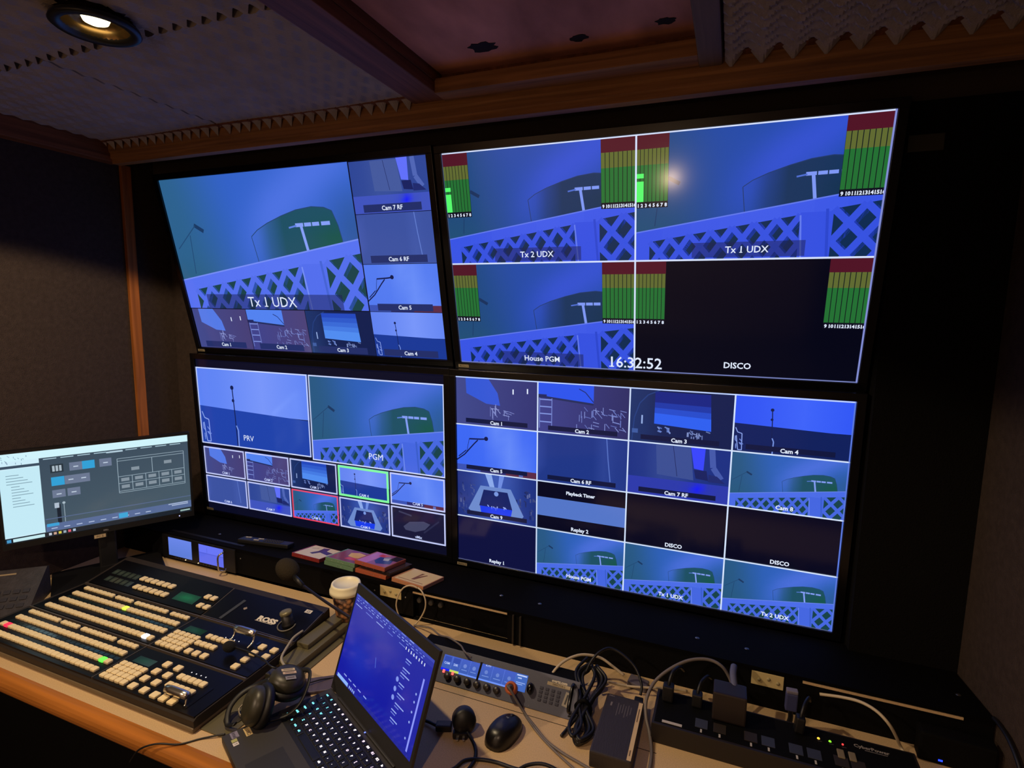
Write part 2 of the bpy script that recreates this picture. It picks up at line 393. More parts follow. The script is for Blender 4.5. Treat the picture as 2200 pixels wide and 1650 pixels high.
def c4(t, k=0):
    a, b = ((96, 130, 240), (24, 56, 150)) if k == 0 else ((46, 84, 244), (14, 32, 92))
    if k == 2: a, b = (92, 130, 244), (30, 66, 170)
    t.grad(0, 0, 1, 0.55, 5, 3, lambda u, v: mixc(a, (120, 150, 250) if k != 1 else (62, 100, 250), 1 - abs(u - 0.6) * 2))
    t.poly([(0, 0.50), (1, 0.56), (1, 1), (0, 1)], b)
    d = (16, 30, 84)
    t.path([(0.33, 0.23), (0.335, 0.37), (0.34, 0.60), (0.345, 1.0)], 0.016, d); t.disc(0.33, 0.235, 0.028, d); t.disc(0.332, 0.40, 0.022, d)
    t.path([(0.345, 0.72), (0.36, 0.78), (0.355, 1.0)], 0.018, (120, 150, 230))
    t.path([(0.02, 0.58), (0.04, 0.66), (0.08, 0.68), (0.085, 0.97), (0.05, 0.97), (0.03, 0.72)], 0.014, (140, 165, 240)); rnd_lines(t, 8, 0.02, 0.07, 0.7, 0.9, (110, 140, 230), 0.012, 0.06, 8)
def c5(t, k=0):
    a = (82, 122, 240) if not k else (60, 104, 244)
    t.grad(0, 0, 1, 1, 6, 4, lambda u, v: mixc(a, (110, 146, 250), 0.8 * math.exp(-((u - 0.55 - 0.2 * v) / 0.2) ** 2)))
    d = (14, 24, 74)
    t.path([(-0.02, 0.80), (0.10, 0.64), (0.22, 0.40), (0.27, 0.31)], 0.026, d); t.path([(0.02, 0.70), (0.12, 0.55)], 0.02, d)
    t.path([(0.16, 0.30), (0.30, 0.285), (0.38, 0.27)], 0.030, d); t.disc(0.375, 0.265, 0.045, d); t.path([(0.16, 0.30), (0.145, 0.42), (0.13, 0.56)], 0.010, d)
    t.rect(0, 0.86, 1, 1, (58, 82, 180)); t.rect(0.30, 0.86, 1, 1, (44, 44, 110)); t.rect(0.62, 0.86, 1, 1, (92, 44, 70)); t.rect(0.78, 0.88, 0.83, 0.98, (90, 110, 190))
def c6(t, k=0):
    a = (60, 82, 160) if not k else (30, 54, 134)
    t.grad(0, 0, 1, 1, 8, 3, lambda u, v: mixc(mixc(a, (80, 104, 190), 0.6 * math.exp(-((u - 0.80) / 0.05) ** 2)), (84, 104, 200), 0.5 * math.exp(-((u - 0.03) / 0.06) ** 2 - ((v - .5) / .3) ** 2)))
    t.path([(0.77, 0), (0.79, 0.4), (0.82, 0.85)], 0.02, mixc(a, (120, 150, 235), 0.6))
def c7(t, k=0):
    a = (46, 70, 150) if not k else (26, 48, 130)
    t.grad(0, 0, 1, 0.72, 6, 3, lambda u, v: mixc(a, (70, 92, 160), 0.5 * math.exp(-((u - 0.4) / 0.2) ** 2)))
    t.poly([(0.28, 0.02), (0.62, 0.02), (0.66, 0.62), (0.30, 0.58)], mixc(a, (92, 110, 165), 0.5)); t.path([(0.45, 0.02), (0.50, 0.58)], 0.01, (28, 38, 92))
    t.poly([(0.62, 0), (0.76, 0), (0.75, 0.42), (0.66, 0.40)], (96, 112, 250) if not k else (56, 70, 252)); t.path([(0.82, 0), (0.84, 0.35), (0.92, 0.55)], 0.10, mixc(a, (120, 140, 220), 0.45))
    t.poly([(0.66, 0.42), (0.78, 0.42), (0.80, 0.60), (0.68, 0.58)], (24, 34, 96)); t.poly([(0.80, 0.48), (0.88, 0.50), (0.96, 0.62), (0.80, 0.62)], (30, 42, 110))
    t.grad(0, 0.66, 1, 1, 10, 3, lambda u, v: mixc((64, 84, 190) if not k else (44, 58, 170), (20, 26, 250), 0.95 * math.exp(-((u - 0.70) / 0.07) ** 2 - ((v - .78) / .12) ** 2)))
def c9(t, k=0):
    t.grad(0, 0, 1, 1, 6, 4, lambda u, v: mixc((26, 44, 120), (60, 90, 180), math.exp(-((u - 0.5) / 0.3) ** 2)))
    rnd_lines(t, 30, 0.02, 0.26, 0.25, 0.9, (22, 34, 92), 0.03, 0.08, 9); rnd_lines(t, 30, 0.74, 0.96, 0.25, 0.9, (22, 34, 92), 0.03, 0.08, 10)
    t.poly([(0.36, 0.02), (0.44, 0.0), (0.48, 0.3), (0.42, 0.3)], (140, 170, 235)); t.poly([(0.54, 0.0), (0.60, 0.02), (0.56, 0.3), (0.52, 0.3)], (110, 140, 225))
    t.poly([(0.30, 0.28), (0.68, 0.28), (0.84, 0.82), (0.80, 0.92), (0.20, 0.92), (0.14, 0.82)], (108, 138, 205))
    t.poly([(0.34, 0.36), (0.64, 0.36), (0.70, 0.72), (0.28, 0.72)], (20, 34, 100)); t.disc(0.5, 0.42, 0.05, (120, 150, 225)); t.poly([(0.29, 0.72), (0.70, 0.72), (0.68, 0.9), (0.31, 0.9)], (24, 60, 235))
    rnd_lines(t, 8, 0.3, 0.66, 0.68, 0.72, (150, 170, 245), 0.02, 0.06, 11)
def cvm(t):
    t.grad(0, 0, 1, 1, 4, 3, lambda u, v: (24, 24, 56)); t.poly([(0.22, 0.62), (0.34, 0.44), (0.60, 0.36), (0.72, 0.42), (0.62, 0.62), (0.44, 0.74), (0.26, 0.72)], (66, 68, 100))
    t.path([(0.14, 0.16), (0.38, 0.24)], 0.05, (56, 58, 90)); t.path([(0.60, 0.72), (0.88, 0.28)], 0.05, (40, 42, 74))

def meters(t, u0, u1, v1, first, vtop=0.0, level=False, tone=1.0):
    n = 8; wdt = (u1 - u0) / n
    sc = lambda c: tuple(x * tone for x in c)
    t.rect(u0, vtop, u1, v1, (18, 26, 30))
    t.rect(u0, vtop, u1, vtop + 0.115, sc((80, 20, 38)))
    for i in range(n):
        a = u0 + wdt * i + wdt * 0.05; b = a + wdt * 0.84
        t.rect(a, vtop + 0.115, b, vtop + 0.235, sc((96, 106, 50)), True); t.rect(a, vtop + 0.235, b, v1 - 0.05, sc((36, 112, 52)), True)
    t.cv.k += 1
    if level: t.rect(u0 + wdt * 0.1, 0.36, u0 + wdt * 1.9, v1 - 0.05, (86, 250, 110)); t.rect(u0 + wdt * 0.1, 0.30, u0 + wdt * 1.9, 0.335, (86, 250, 110))
    t.rect(u0, v1 - 0.045, u1, v1, (12, 14, 30))
    for i in range(n): t.text(str(first + i), u0 + wdt * (i + 0.5), v1 - 0.008, 0.026, WHITE, 0.04)

def art_ul(cv):
    t = cv.tile(0, 0, 1, 1); t.rect(0, 0, 1, 1, (8, 12, 30))
    m = cv.tile(0.0, 0.0, 0.748, 0.748); pic_balustrade(m, sat=1, detail=1.6)
    bar(m, 'Tx 1 UDX', 0.078, 0.12, 0.88, 0.885, 1.0, redraw=lambda q: pic_balustrade(q, sat=1, detail=0.8), bold=0.0)
    for (u, v, f, nm) in ((3, 0, c7, 'Cam 7 RF'), (3, 1, c6, 'Cam 6 RF'), (3, 2, c5, 'Cam 5'), (0, 3, c1, 'Cam 1'), (1, 3, c2, 'Cam 2'), (2, 3, c3, 'Cam 3'), (3, 3, c4, 'Cam 4')):
        q = cv.tile(u / 4 + 0.002, v / 4 + 0.003, (u + 1) / 4, (v + 1) / 4); kk = cv.k; cv.k = 4; f(q); bar(q, nm, 0.085, 0.12, 0.88, 0.83, 0.98, shade=(34, 46, 104)); cv.k = kk
def art_ur(cv):
    t = cv.tile(0, 0, 1, 1); t.rect(0, 0, 1, 1, (3, 5, 22))
    for i, (u, v, nm) in enumerate(((0, 0, 'Tx 2 UDX'), (1, 0, 'Tx 1 UDX'), (0, 1, 'House PGM'))):
        q = cv.tile(u / 2, v / 2, u / 2 + 0.5, v / 2 + 0.5); cv.k = 4; pic_balustrade(q, sat=2, detail=1.2)
        bar(q, nm, 0.052, 0.26, 0.73, 0.865, 0.985, redraw=lambda z: pic_balustrade(z, sat=2, detail=0.8), bold=0.012)
        meters(q, 0.0, 0.145, 0.57, 1, level=(v == 0)); meters(q, 0.835, 1.0, 0.56, 9)
    q = cv.tile(0.5, 0.5, 1, 1); cv.k = 4; meters(q, 0.0, 0.145, 0.56, 1); meters(q, 0.835, 1.0, 0.56, 9); q.text('DISCO', 0.49, 0.93, 0.052, WHITE, 0.02)
    cv.k = 200; W = (214, 226, 255)
    t.rect(0, 0, 1, 0.0052, W); t.rect(0, 0.4975, 1, 0.5045, W); t.rect(0.4975, 0, 0.5015, 1, W); t.rect(0, 0.9955, 1, 1, (120, 130, 190)); t.rect(0.9965, 0, 1, 1, (130, 140, 210)); t.rect(0, 0, 0.002, 1, (70, 78, 110))
    cv.k = 215; t.text('16:32:52', 0.5, 0.985, 0.050, WHITE, 0.008)
def art_ll(cv):
    t = cv.tile(0, 0, 1, 1); t.rect(0, 0, 1, 1, (8, 10, 34))
    V = lambda v: 0.05 + 0.9 * v
    a = cv.tile(0.0, V(0), 0.497, V(0.55)); cv.k = 4; c4(a, 2); a.text('PRV', 0.45, 0.90, 0.07, WHITE, 0.0)
    b = cv.tile(0.503, V(0), 1.0, V(0.565)); cv.k = 4; pic_balustrade(b, sat=3, detail=1.2); b.text('PGM', 0.50, 0.90, 0.068, WHITE, 0.0)
    cv.k = 200
    for q in (a, b): q.frame(0.014, (206, 218, 255))
    f = (('CAM 1', c1), ('CAM 2', c2), ('CAM 3', c3), ('CAM 4', c4), ('CAM 5', c5), ('CAM 6', c6), ('CAM 7', c7), ('CAM 8', None), ('CAM 9', c9), ('vMix', cvm))
    for i, (nm, fn) in enumerate(f):
        u, v = i % 5, i // 5
        q = cv.tile(u / 5 + 0.003, V(0.575 + v * 0.215), (u + 1) / 5 - 0.003, V(0.575 + v * 0.215 + 0.205)); cv.k = 4
        if fn: fn(q)
        else: pic_balustrade(q, sat=3, detail=0.6)
        q.text(nm, 0.5, 0.93, 0.085, (200, 212, 255), 0.02); cv.k = 220
        col = (130, 250, 160) if i == 3 else ((236, 70, 100) if i == 7 else (196, 204, 250)); q.frame(0.045 if i != 3 else 0.07, col)
def art_lr(cv):
    t = cv.tile(0, 0, 1, 1); t.rect(0, 0, 1, 1, (6, 8, 36))
    T = lambda u, v: cv.tile(u / 4, v / 4, (u + 1) / 4, (v + 1) / 4)
    for (u, v, f, nm) in ((0, 0, c1, 'Cam 1'), (1, 0, c2, 'Cam 2'), (2, 0, c3, 'Cam 3'), (3, 0, c4, 'Cam 4'), (0, 1, c5, 'Cam 5'), (1, 1, c6, 'Cam 6 RF'), (2, 1, c7, 'Cam 7 RF'), (0, 2, c9, 'Cam 9')):
        q = T(u, v); cv.k = 4; f(q, 1); q.rect(0.12, 0.86, 0.88, 0.95, (14, 22, 62)); q.text(nm, 0.5, 0.955, 0.072, WHITE, 0.03)
    for (u, v, nm) in ((3, 1, 'Cam 8'), (1, 3, 'House PGM'), (2, 3, 'Tx 1 UDX'), (3, 3, 'Tx 2 UDX')):
        q = T(u, v); cv.k = 4; pic_balustrade(q, sat=3, detail=0.65); q.text(nm, 0.5, 0.955, 0.072, WHITE, 0.03)
    for (u, v, nm) in ((0, 3, 'Replay 1'), (1, 2, 'Replay 2'), (2, 2, 'DISCO'), (3, 2, 'DISCO')):
        q = T(u, v); cv.k = 4; q.rect(0, 0, 1, 1, (5, 6, 30) if u else (12, 16, 62))
        if nm == 'Replay 2': q.rect(0, 0.33, 1, 0.72, (84, 118, 200)); q.text('Playback Timer', 0.5, 0.22, 0.065, WHITE, 0.035)
        q.text(nm, 0.5, 0.955, 0.072, WHITE, 0.03)
    cv.k = 220; W = (212, 228, 255)
    for i in (1, 2, 3): t.rect(i / 4 - 0.0018, 0, i / 4 + 0.0018, 1, W, True); t.rect(0, i / 4 - 0.003, 1, i / 4 + 0.003, W, True)
    t.rect(0, 0, 1, 0.0055, (190, 210, 255), True); t.rect(0.997, 0, 1, 1, (90, 120, 220), True); t.rect(0, 0.997, 1, 1, (96, 104, 150), True)

# ------------------------------------------------------------------ materials
M_bez = mat('black_gloss_bezel', (10, 10, 13), 0.22); M_blk = mat('black_plastic', (16, 16, 18), 0.45); M_blk2 = mat('matt_black_metal', (9, 9, 10), 0.7, spec=0.1, bump=0.15, bscale=300)
M_fab = mat('grey_brown_wall_carpet', (66, 55, 50), 0.95, spec=0.1, bump=0.9, bscale=380, var=0.16, vscale=60)
M_fabk = mat('black_wall_fabric', (14, 13, 13), 0.95, spec=0.1, bump=0.5, bscale=300)
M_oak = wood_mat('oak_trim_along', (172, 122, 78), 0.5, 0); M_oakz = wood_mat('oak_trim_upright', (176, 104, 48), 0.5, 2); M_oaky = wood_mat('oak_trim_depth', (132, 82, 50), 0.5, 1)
M_foam = mat('grey_acoustic_foam', (160, 148, 136), 0.95, spec=0.1, bump=0.4, bscale=250, var=0.12, vscale=14)
M_ply = mat('stained_pink_plywood', (196, 136, 118), 0.85, spec=0.15, var=0.42, vscale=6.0, stretch=(1, 0.45, 1), bump=0.3, bscale=60)
M_lam = mat('beige_speckled_laminate', (206, 176, 134), 0.62, var=0.13, vscale=420, spec=0.3)
M_beige = mat('beige_button', (246, 226, 176), 0.45, spec=0.3)
M_chrome = mat('polished_steel', (226, 222, 210), 0.26, 1.0); M_steel = mat('brushed_steel', (150, 148, 145), 0.35, 1.0)
M_khaki = mat('olive_grey_metal', (104, 98, 72), 0.42, 0.2, bump=0.1, bscale=500)
M_conf = mat('dark_brown_console_frame', (46, 40, 36), 0.5, spec=0.3); M_conp = mat('black_console_panel', (9, 9, 12), 0.34, spec=0.22)
M_grey = mat('slate_grey_faceplate', (78, 80, 98), 0.45, 0.2, bump=0.1, bscale=500)
M_scr = screen_mat(); M_prt = print_mat(); M_white = mat('white_cable', (196, 180, 150), 0.5); M_gcab = mat('grey_cable', (112, 104, 100), 0.5)
M_dark = mat('dark_hole', (6, 5, 5), 0.9); M_cream = mat('cream_outlet_plate', (208, 190, 136), 0.5)

# ------------------------------------------------------------------ room
m = MB(); m.box(-2.42, 0.72, -1.6, 1.9, -0.1, 0.0); struct('floor', m, mat('brown_carpet_floor', (92, 80, 70), 0.95, bump=0.5, bscale=200, var=0.3, vscale=80))  # carpet colour lightened to bounce light up to the ceiling
m = MB(); m.box(-2.42, -2.30, -1.6, 1.9, 0.0, 2.45); struct('wall_left', m, M_fab)
m = MB(); m.box(0.61, 0.73, -1.6, 1.9, 0.0, 2.45); struct('wall_right', m, M_fab)
m = MB(); m.box(-2.30, 0.61, 1.86, 1.9, 0.0, 2.45); struct('wall_front', m, M_fabk)
m = MB(); m.box(-2.30, 0.61, -1.7, -1.6, 0.0, 2.45); struct('wall_rear', m, mat('pale_rear_wall', (196, 172, 146), 0.9, bump=0.2, bscale=200))  # unseen wall, coloured pale to bounce light back into the room
m = MB()   # ceiling deck with the raised well over the plywood hatch
m.box(-2.30, 0.61, -1.6, 0.80, 2.375, 2.45); m.box(-2.30, -0.80, 0.80, 1.46, 2.375, 2.45); m.box(-0.115, 0.61, 0.80, 1.46, 2.375, 2.45); m.box(-2.30, 0.61, 1.46, 1.86, 2.355, 2.45); m.box(-0.80, -0.115, 0.80, 1.46, 2.41, 2.45)
struct('ceiling', m, M_oaky)
m = MB()   # oak crown moulding over the monitors: stepped profile
m.prof([(1.500, 2.285), (1.500, 2.300), (1.494, 2.304), (1.494, 2.322), (1.488, 2.328), (1.488, 2.356), (1.530, 2.356), (1.530, 2.285)], -2.25, 0.61); struct('trim_1', m, M_oak)
m = MB(); m.box(-2.30, -2.250, -1.6, 1.53, 2.292, 2.375, bev=0.004); struct('trim_2', m, M_oaky)
m = MB(); m.box(-0.905, -0.803, -1.6, 1.488, 2.345, 2.376, bev=0.003); struct('trim_3', m, M_oaky)
m = MB(); m.box(-0.113, -0.060, -1.6, 1.488, 2.338, 2.376, bev=0.004); struct('trim_4', m, wood_mat('pale_oak_strip', (128, 100, 70), 0.7, 1))
m = MB(); m.box(-0.803, -0.113, 1.425, 1.488, 2.342, 2.38, bev=0.002); struct('trim_5', m, M_oak)
m = MB(); m.box(-2.300, -2.284, 1.555, 1.595, 0.83, 2.30, bev=0.004); struct('trim_6', m, M_oakz)
m = MB(); m.box(-0.85, -0.06, 0.74, 0.80, 2.342, 2.38, bev=0.002); struct('trim_7', m, M_oak)
# side fillers beside the monitors (walls run back to them)
m = MB(); m.box(-2.30, -2.175, 1.755, 1.86, 0.0, 2.275); struct('trim_8', m, M_fab)
m = MB(); m.box(0.36, 0.61, 1.695, 1.86, 0.0, 2.275); struct('trim_9', m, M_fabk)
m = MB(); m.box(-2.30, 0.61, 1.70, 1.86, 2.275, 2.354); struct('trim_10', m, mat('brown_black_fascia_fabric', (60, 50, 44), 0.95, bump=0.5, bscale=300))

# plywood hatch panel with three ragged knots
t = empty('ceiling_hatch', (-0.4575, 1.13, 2.408), 'stained pinkish plywood hatch panel in the oak framed ceiling well', 'ceiling panel')
m = MB(); m.box(-0.342, 0.342, -0.33, 0.33, -0.006, 0.0); m.build('panel', M_ply, t)
for cx, cy, rr, s in ((-0.622, 1.347, 0.030, 1), (-0.386, 1.382, 0.018, 2), (-0.181, 1.371, 0.018, 3)):
    r = random.Random(s); pts = []
    for k in range(18):
        a = 2 * PI * k / 18; q = rr * r.uniform(0.72, 1.15); pts.append((cx + 0.4575 + q * math.cos(a) * 1.25, cy - 1.13 + q * math.sin(a) * 0.9))
    m = MB(); m.prism(pts, -0.0072, -0.0055); m.build('ragged_hole', mat('dark_knot_hole', (28, 10, 8), 0.9), t)

# acoustic foam tiles: chevron wedges
def foam(x0, x1, y0, y1, label, thick=0.030, amp=0.011, px=0.044, py=0.052, zig=0.028, seed=1, hole=None, teeth=0.036):
    r = random.Random(seed); nx = max(4, int((x1 - x0) / 0.0055)); ny = max(4, int((y1 - y0) / 0.0075)); vs = []; fs = []
    tri = lambda q: abs((q % 1.0) * 2 - 1)
    ph = r.random()
    zt = 0.0
    for j in range(ny + 1):
        for i in range(nx + 1):
            x = x0 + (x1 - x0) * i / nx; y = y0 + (y1 - y0) * j / ny
            h = tri((y - zig * tri(x / (px * 1.0) + ph)) / py)
            edge = 0.5 * tri(x / px + ph)
            z = -thick * 0.35 - amp * (0.55 * h + 0.45 * tri(x / px + ph)) + 0.0014 * math.sin(9 * x + 5 * y + seed)
            yy = y
            if j == ny: yy = y + 0.018 * tri(x / px + ph); z = -thick * 0.35 - teeth * tri(x / px + ph)
            vs.append((x, yy, z))
    W = nx + 1
    for j in range(ny):
        for i in range(nx):
            mx, my = x0 + (x1 - x0) * (i + .5) / nx, y0 + (y1 - y0) * (j + .5) / ny
            if hole and math.hypot(mx - hole[0], my - hole[1]) < hole[2]: continue
            fs.append((j * W + i, (j + 1) * W + i, (j + 1) * W + i + 1, j * W + i + 1))
    b = len(vs)
    vs += [(x0, y0, zt), (x1, y0, zt), (x1, y1, zt), (x0, y1, zt)]
    fs.append(tuple(range(0, W)) + (b + 1, b)); fs.append(tuple(ny * W + i for i in range(W))[::-1] + (b + 3, b + 2))
    fs.append(tuple(j * W for j in range(ny + 1))[::-1] + (b, b + 3)); fs.append(tuple(j * W + nx for j in range(ny + 1)) + (b + 2, b + 1))
    m = MB(); m.add(vs, fs); o = m.build('acoustic_foam_tile', M_foam, loc=(0, 0, 2.3745)); tag(o, label, 'acoustic foam', 'grey foam tiles on the ceiling'); return o
foam(-1.655, -0.91, 0.955, 1.470, 'grey wedge foam tile between the downlight and the front oak moulding', seed=2)
foam(-2.245, -1.665, 0.955, 1.470, 'grey wedge foam tile in the ceiling corner by the left wall', seed=3)
foam(-1.93, -0.91, 0.38, 0.935, 'grey wedge foam tile pierced by the recessed downlight', seed=4, teeth=0.014, hole=(-1.305, 0.857, 0.070))
foam(-0.055, 0.605, 0.94, 1.470, 'grey chevron foam tile right of the plywood hatch', seed=5, px=0.066, amp=0.024, py=0.040)
foam(-0.055, 0.605, 0.36, 0.92, 'grey foam tile at the top edge right of the hatch', seed=6, px=0.062, amp=0.024, py=0.040)

# recessed downlight
t = empty('recessed_downlight', (-1.305, 0.857, 2.335), 'lit recessed downlight with black trim ring in the grey foam ceiling', 'ceiling light')
m = MB(); m.lathe([(0.066, 0.012), (0.080, 0.008), (0.083, 0.0), (0.078, -0.004), (0.062, -0.002), (0.060, 0.008)], 40, cap=False); m.build('trim_ring', mat('black_lamp_trim', (14, 12, 11), 0.4), t)
m = MB(); m.lathe([(0.061, 0.004), (0.056, 0.018), (0.055, 0.030), (0.0001, 0.031)], 36, cap=False); m.build('baffle', mat('bronze_baffle', (120, 96, 60), 0.22, 0.9), t)
m = MB(); m.lathe([(0.0001, 0.008), (0.014, 0.009), (0.023, 0.013), (0.026, 0.020), (0.022, 0.028)], 28, cap=False); m.build('bulb', mat('glowing_bulb', (255, 230, 180), 0.3, emit=(255, 232, 176), es=6.0), t)

# ------------------------------------------------------------------ televisions
TW, TH = 1.21, 0.6806
def tv(name, corner, tilt, art, label, sticker, sd, seedk):
    t = empty(name, corner, label, 'television', (tilt, 0, 0), 'wall of four large monitors')
    b = 0.0235
    m = MB(); m.box(-b, TW + b, 0.004, 0.045, -b, TH + b, bev=0.003); m.box(0.2, TW - 0.2, 0.045, 0.062, 0.12, TH - 0.12)
    for q in ((-b, TW + b, -0.004, 0.006, -b, -0.001), (-b, TW + b, -0.004, 0.006, TH + 0.001, TH + b), (-b, -0.001, -0.004, 0.006, -0.001, TH + 0.001), (TW + 0.001, TW + b, -0.004, 0.006, -0.001, TH + 0.001)): m.box(*q, bev=0.001)
    m.build('bezel', M_bez, t)
    cv = Canvas(TW, TH); art(cv); cv.build('screen', M_scr, t, loc=(0, 0.003, 0))
    if sticker:
        x, z, txt = sticker; cv = Canvas(0.040, 0.0105); q = cv.tile(0, 0, 1, 1); q.rect(0, 0, 1, 1, (150, 138, 112)); q.text(txt, 0.5, 0.78, 0.5, (50, 44, 30), 0.02)
        cv.build('label_sticker', M_prt, t, loc=(x, -0.0046, z))
    return t
TL, TU = 0.0398, 0.2188
tv('television', (-2.146, 1.751, 1.5745), TU, art_ul, 'television upper left in the monitor wall, one big picture above Cam 1 to Cam 4', (-0.014, -0.019, 'Monitor 1'), 1, 1)
tv('television', (-0.881, 1.752, 1.5705), TU, art_ur, 'television upper right in the monitor wall, four pictures, clock 16:32:52', (-0.010, -0.0185, 'Monitor 4'), 1, 2)
tv('television', (-2.143, 1.7435, 0.8440), TL, art_ll, 'television lower left in the monitor wall, showing PRV and PGM above ten small tiles', (-0.004, 0.001, 'Monitor 2'), 1, 3)
tv('television', (-0.885, 1.744, 0.8430), TL, art_lr, 'television lower right in the monitor wall, showing a four by four grid', (-0.003, -0.021, 'Monitor 3'), 1, 4)
m = MB(); m.box(0.38, 0.455, 1.655, 1.662, 2.155, 2.195, bev=0.002); o = m.build('reflection_plate', mat('olive_reflection_tone', (52, 50, 38), 0.6)); tag(o, 'dim olive plate standing in for a faint reflection beside the upper right television', 'plate')  # added plate, its dull colour stands in for a faint reflection
o.location = (-0.005, 0.034, 0.0)

# ------------------------------------------------------------------ desk
t = empty('control_desk', (-0.85, 1.1, 0.0), 'long beige laminate control desk with rounded orange wood front edge', 'desk')
m = MB(); m.box(-1.448, 1.458, -0.292, 0.59, 0.715, 0.750); 
m.build('worktop', [M_lam, M_dark], t)
m = MB(); P = [(-0.291, 0.7495)] + [(-0.300 - 0.026 * math.sin(a), 0.7255 + 0.0245 * math.cos(a)) for a in [R(k * 18) for k in range(0, 11)]] + [(-0.291, 0.700)]
m.prof(P, -1.448, 1.458); o = m.build('bullnose_edge', wood_mat('orange_wood_edge', (186, 116, 50), 0.7, 0, 0.35), t)
m = MB(); m.box(-1.395, 1.405, -0.24, -0.20, 0.0, 0.714); m.build('modesty_panel', M_blk2, t)
for x in (-1.445, 1.405):
    m = MB(); m.box(x, x + 0.05, -0.24, 0.58, 0.0, 0.714); m.build('end_support', M_blk2, t)
# thin joint line in the laminate
m = MB(); m.box(-0.80, -0.10, 1.1985, 1.2000, 0.7500, 0.7504); o = m.build('seam', M_dark, t, loc=(0.85, -1.1, 0))

# ------------------------------------------------------------------ black rack riser behind the desk
t = empty('equipment_riser', (-0.85, 1.60, 0.75), 'long black equipment riser on the desk under the televisions', 'equipment riser')
fy = 1.462 - 1.60
zt = lambda y: 0.107 - 0.14 * (y - fy)          # sloping top
m = MB(); m.prof([(fy - 0.004, 0.1085), (fy - 0.004, 0.100), (0.132, zt(0.132) - 0.010), (0.132, zt(0.132))], -1.44, 1.455); m.build('top_panel', mat('black_painted_board', (7, 6, 6), 0.8, spec=0.06, bump=0.2, bscale=250), t)
m = MB()   # front with two open bays, each with a laminate shelf edge at the top of the opening
def face(x0, x1, z0=0.0, z1=0.1): m.box(x0, x1, fy, fy + 0.012, z0, z1)
face(-1.44, -1.195, 0, 0.1); face(-0.84, -0.055, 0, 0.010); face(-0.88, -0.82); face(-0.82, -0.05, 0.052, 0.1) if False else None
face(-1.195, -0.845, 0, 0.012); face(-1.195, -0.845, 0.094, 0.1); face(-0.845, -0.055); face(-0.055, 0.275, 0, 0.006); face(-0.055, 0.275, 0.086, 0.1); face(0.275, 0.33); face(0.33, 1.07, 0.0, 0.1); face(1.07, 1.455, 0.0, 0.1)
m.box(-1.44, 1.455, fy + 0.022, fy + 0.030, 0.0, 0.094); m.box(-1.44, 1.455, 0.11, 0.12, 0.0, 0.06); m.build('front_panel', M_blk2, t)
m = MB(); m.box(-0.054, 0.274, fy - 0.004, fy + 0.0, 0.093, 0.0985); m.build('laminate_lipping', M_lam, t)
m = MB(); m.box(1.07, 1.397, fy - 0.004, fy + 0.0, 0.092, 0.098); m.build('laminate_lipping', M_lam, t)
for x in (-1.859, -0.635, -0.505, -0.036, 0.093, 0.567):
    m = MB(); m.lathe([(0.0001, 0.003), (0.005, 0.002), (0.0065, 0.0)], 12, cap=False); m.build('screw', M_steel, t, loc=(x + 0.85, -0.045, zt(-0.045)), rot=(R(-8), 0, 0))
for (x0, x1, nd) in ((-1.030, -0.949, 3), (0.103, 0.178, 3)):
    m = MB(); m.box(0, x1 - x0, -0.003, 0.0, 0, 0.036, bev=0.001)
    o = m.build('outlet_plate', M_cream, t, loc=(x0 + 0.85, fy, 0.059)); o['label'] = 'cream outlet plate'
    for k in range(nd):
        m2 = MB(); m2.lathe([(0.0045, 0), (0.0045, 0.002), (0.0001, 0.002)], 12, Matrix.Rotation(R(90), 4, 'X')); m2.build('outlet_screw', mat('pale_socket', (170, 160, 120), 0.5), o, loc=(0.018 + 0.022 * k, -0.003, 0.018 + (0.004 if k % 2 else -0.002)))
for x in (-0.889, -0.846, -0.811):
    m = MB(); m.lathe([(0.0095, 0), (0.0085, 0.013), (0.006, 0.015), (0.0001, 0.015)], 20, Matrix.Rotation(R(90), 4, 'X')); m.box(-0.001, 0.001, -0.0155, -0.015, 0.0, 0.008)
    m.build('knob', mat('dark_grey_knob', (60, 58, 56), 0.35), t, loc=(x + 0.85, fy + 0.0215, 0.064))
for x in (-1.053, -0.934, -1.648, -0.055 - 0.85 + 0.35):
    m = MB(); m.lathe([(0.0032, 0), (0.0025, 0.0015), (0.0001, 0.002)], 10, Matrix.Rotation(R(90), 4, 'X')); m.build('rack_screw', M_steel, t, loc=(x + 0.85, fy, 0.070))
for x in (0.295, 0.318):
    m = MB(); m.box(-0.003, 0.003, -0.008, 0, 0.005, 0.098, bev=0.001); m.build('rack_rail', M_conf, t, loc=(x, fy, 0))

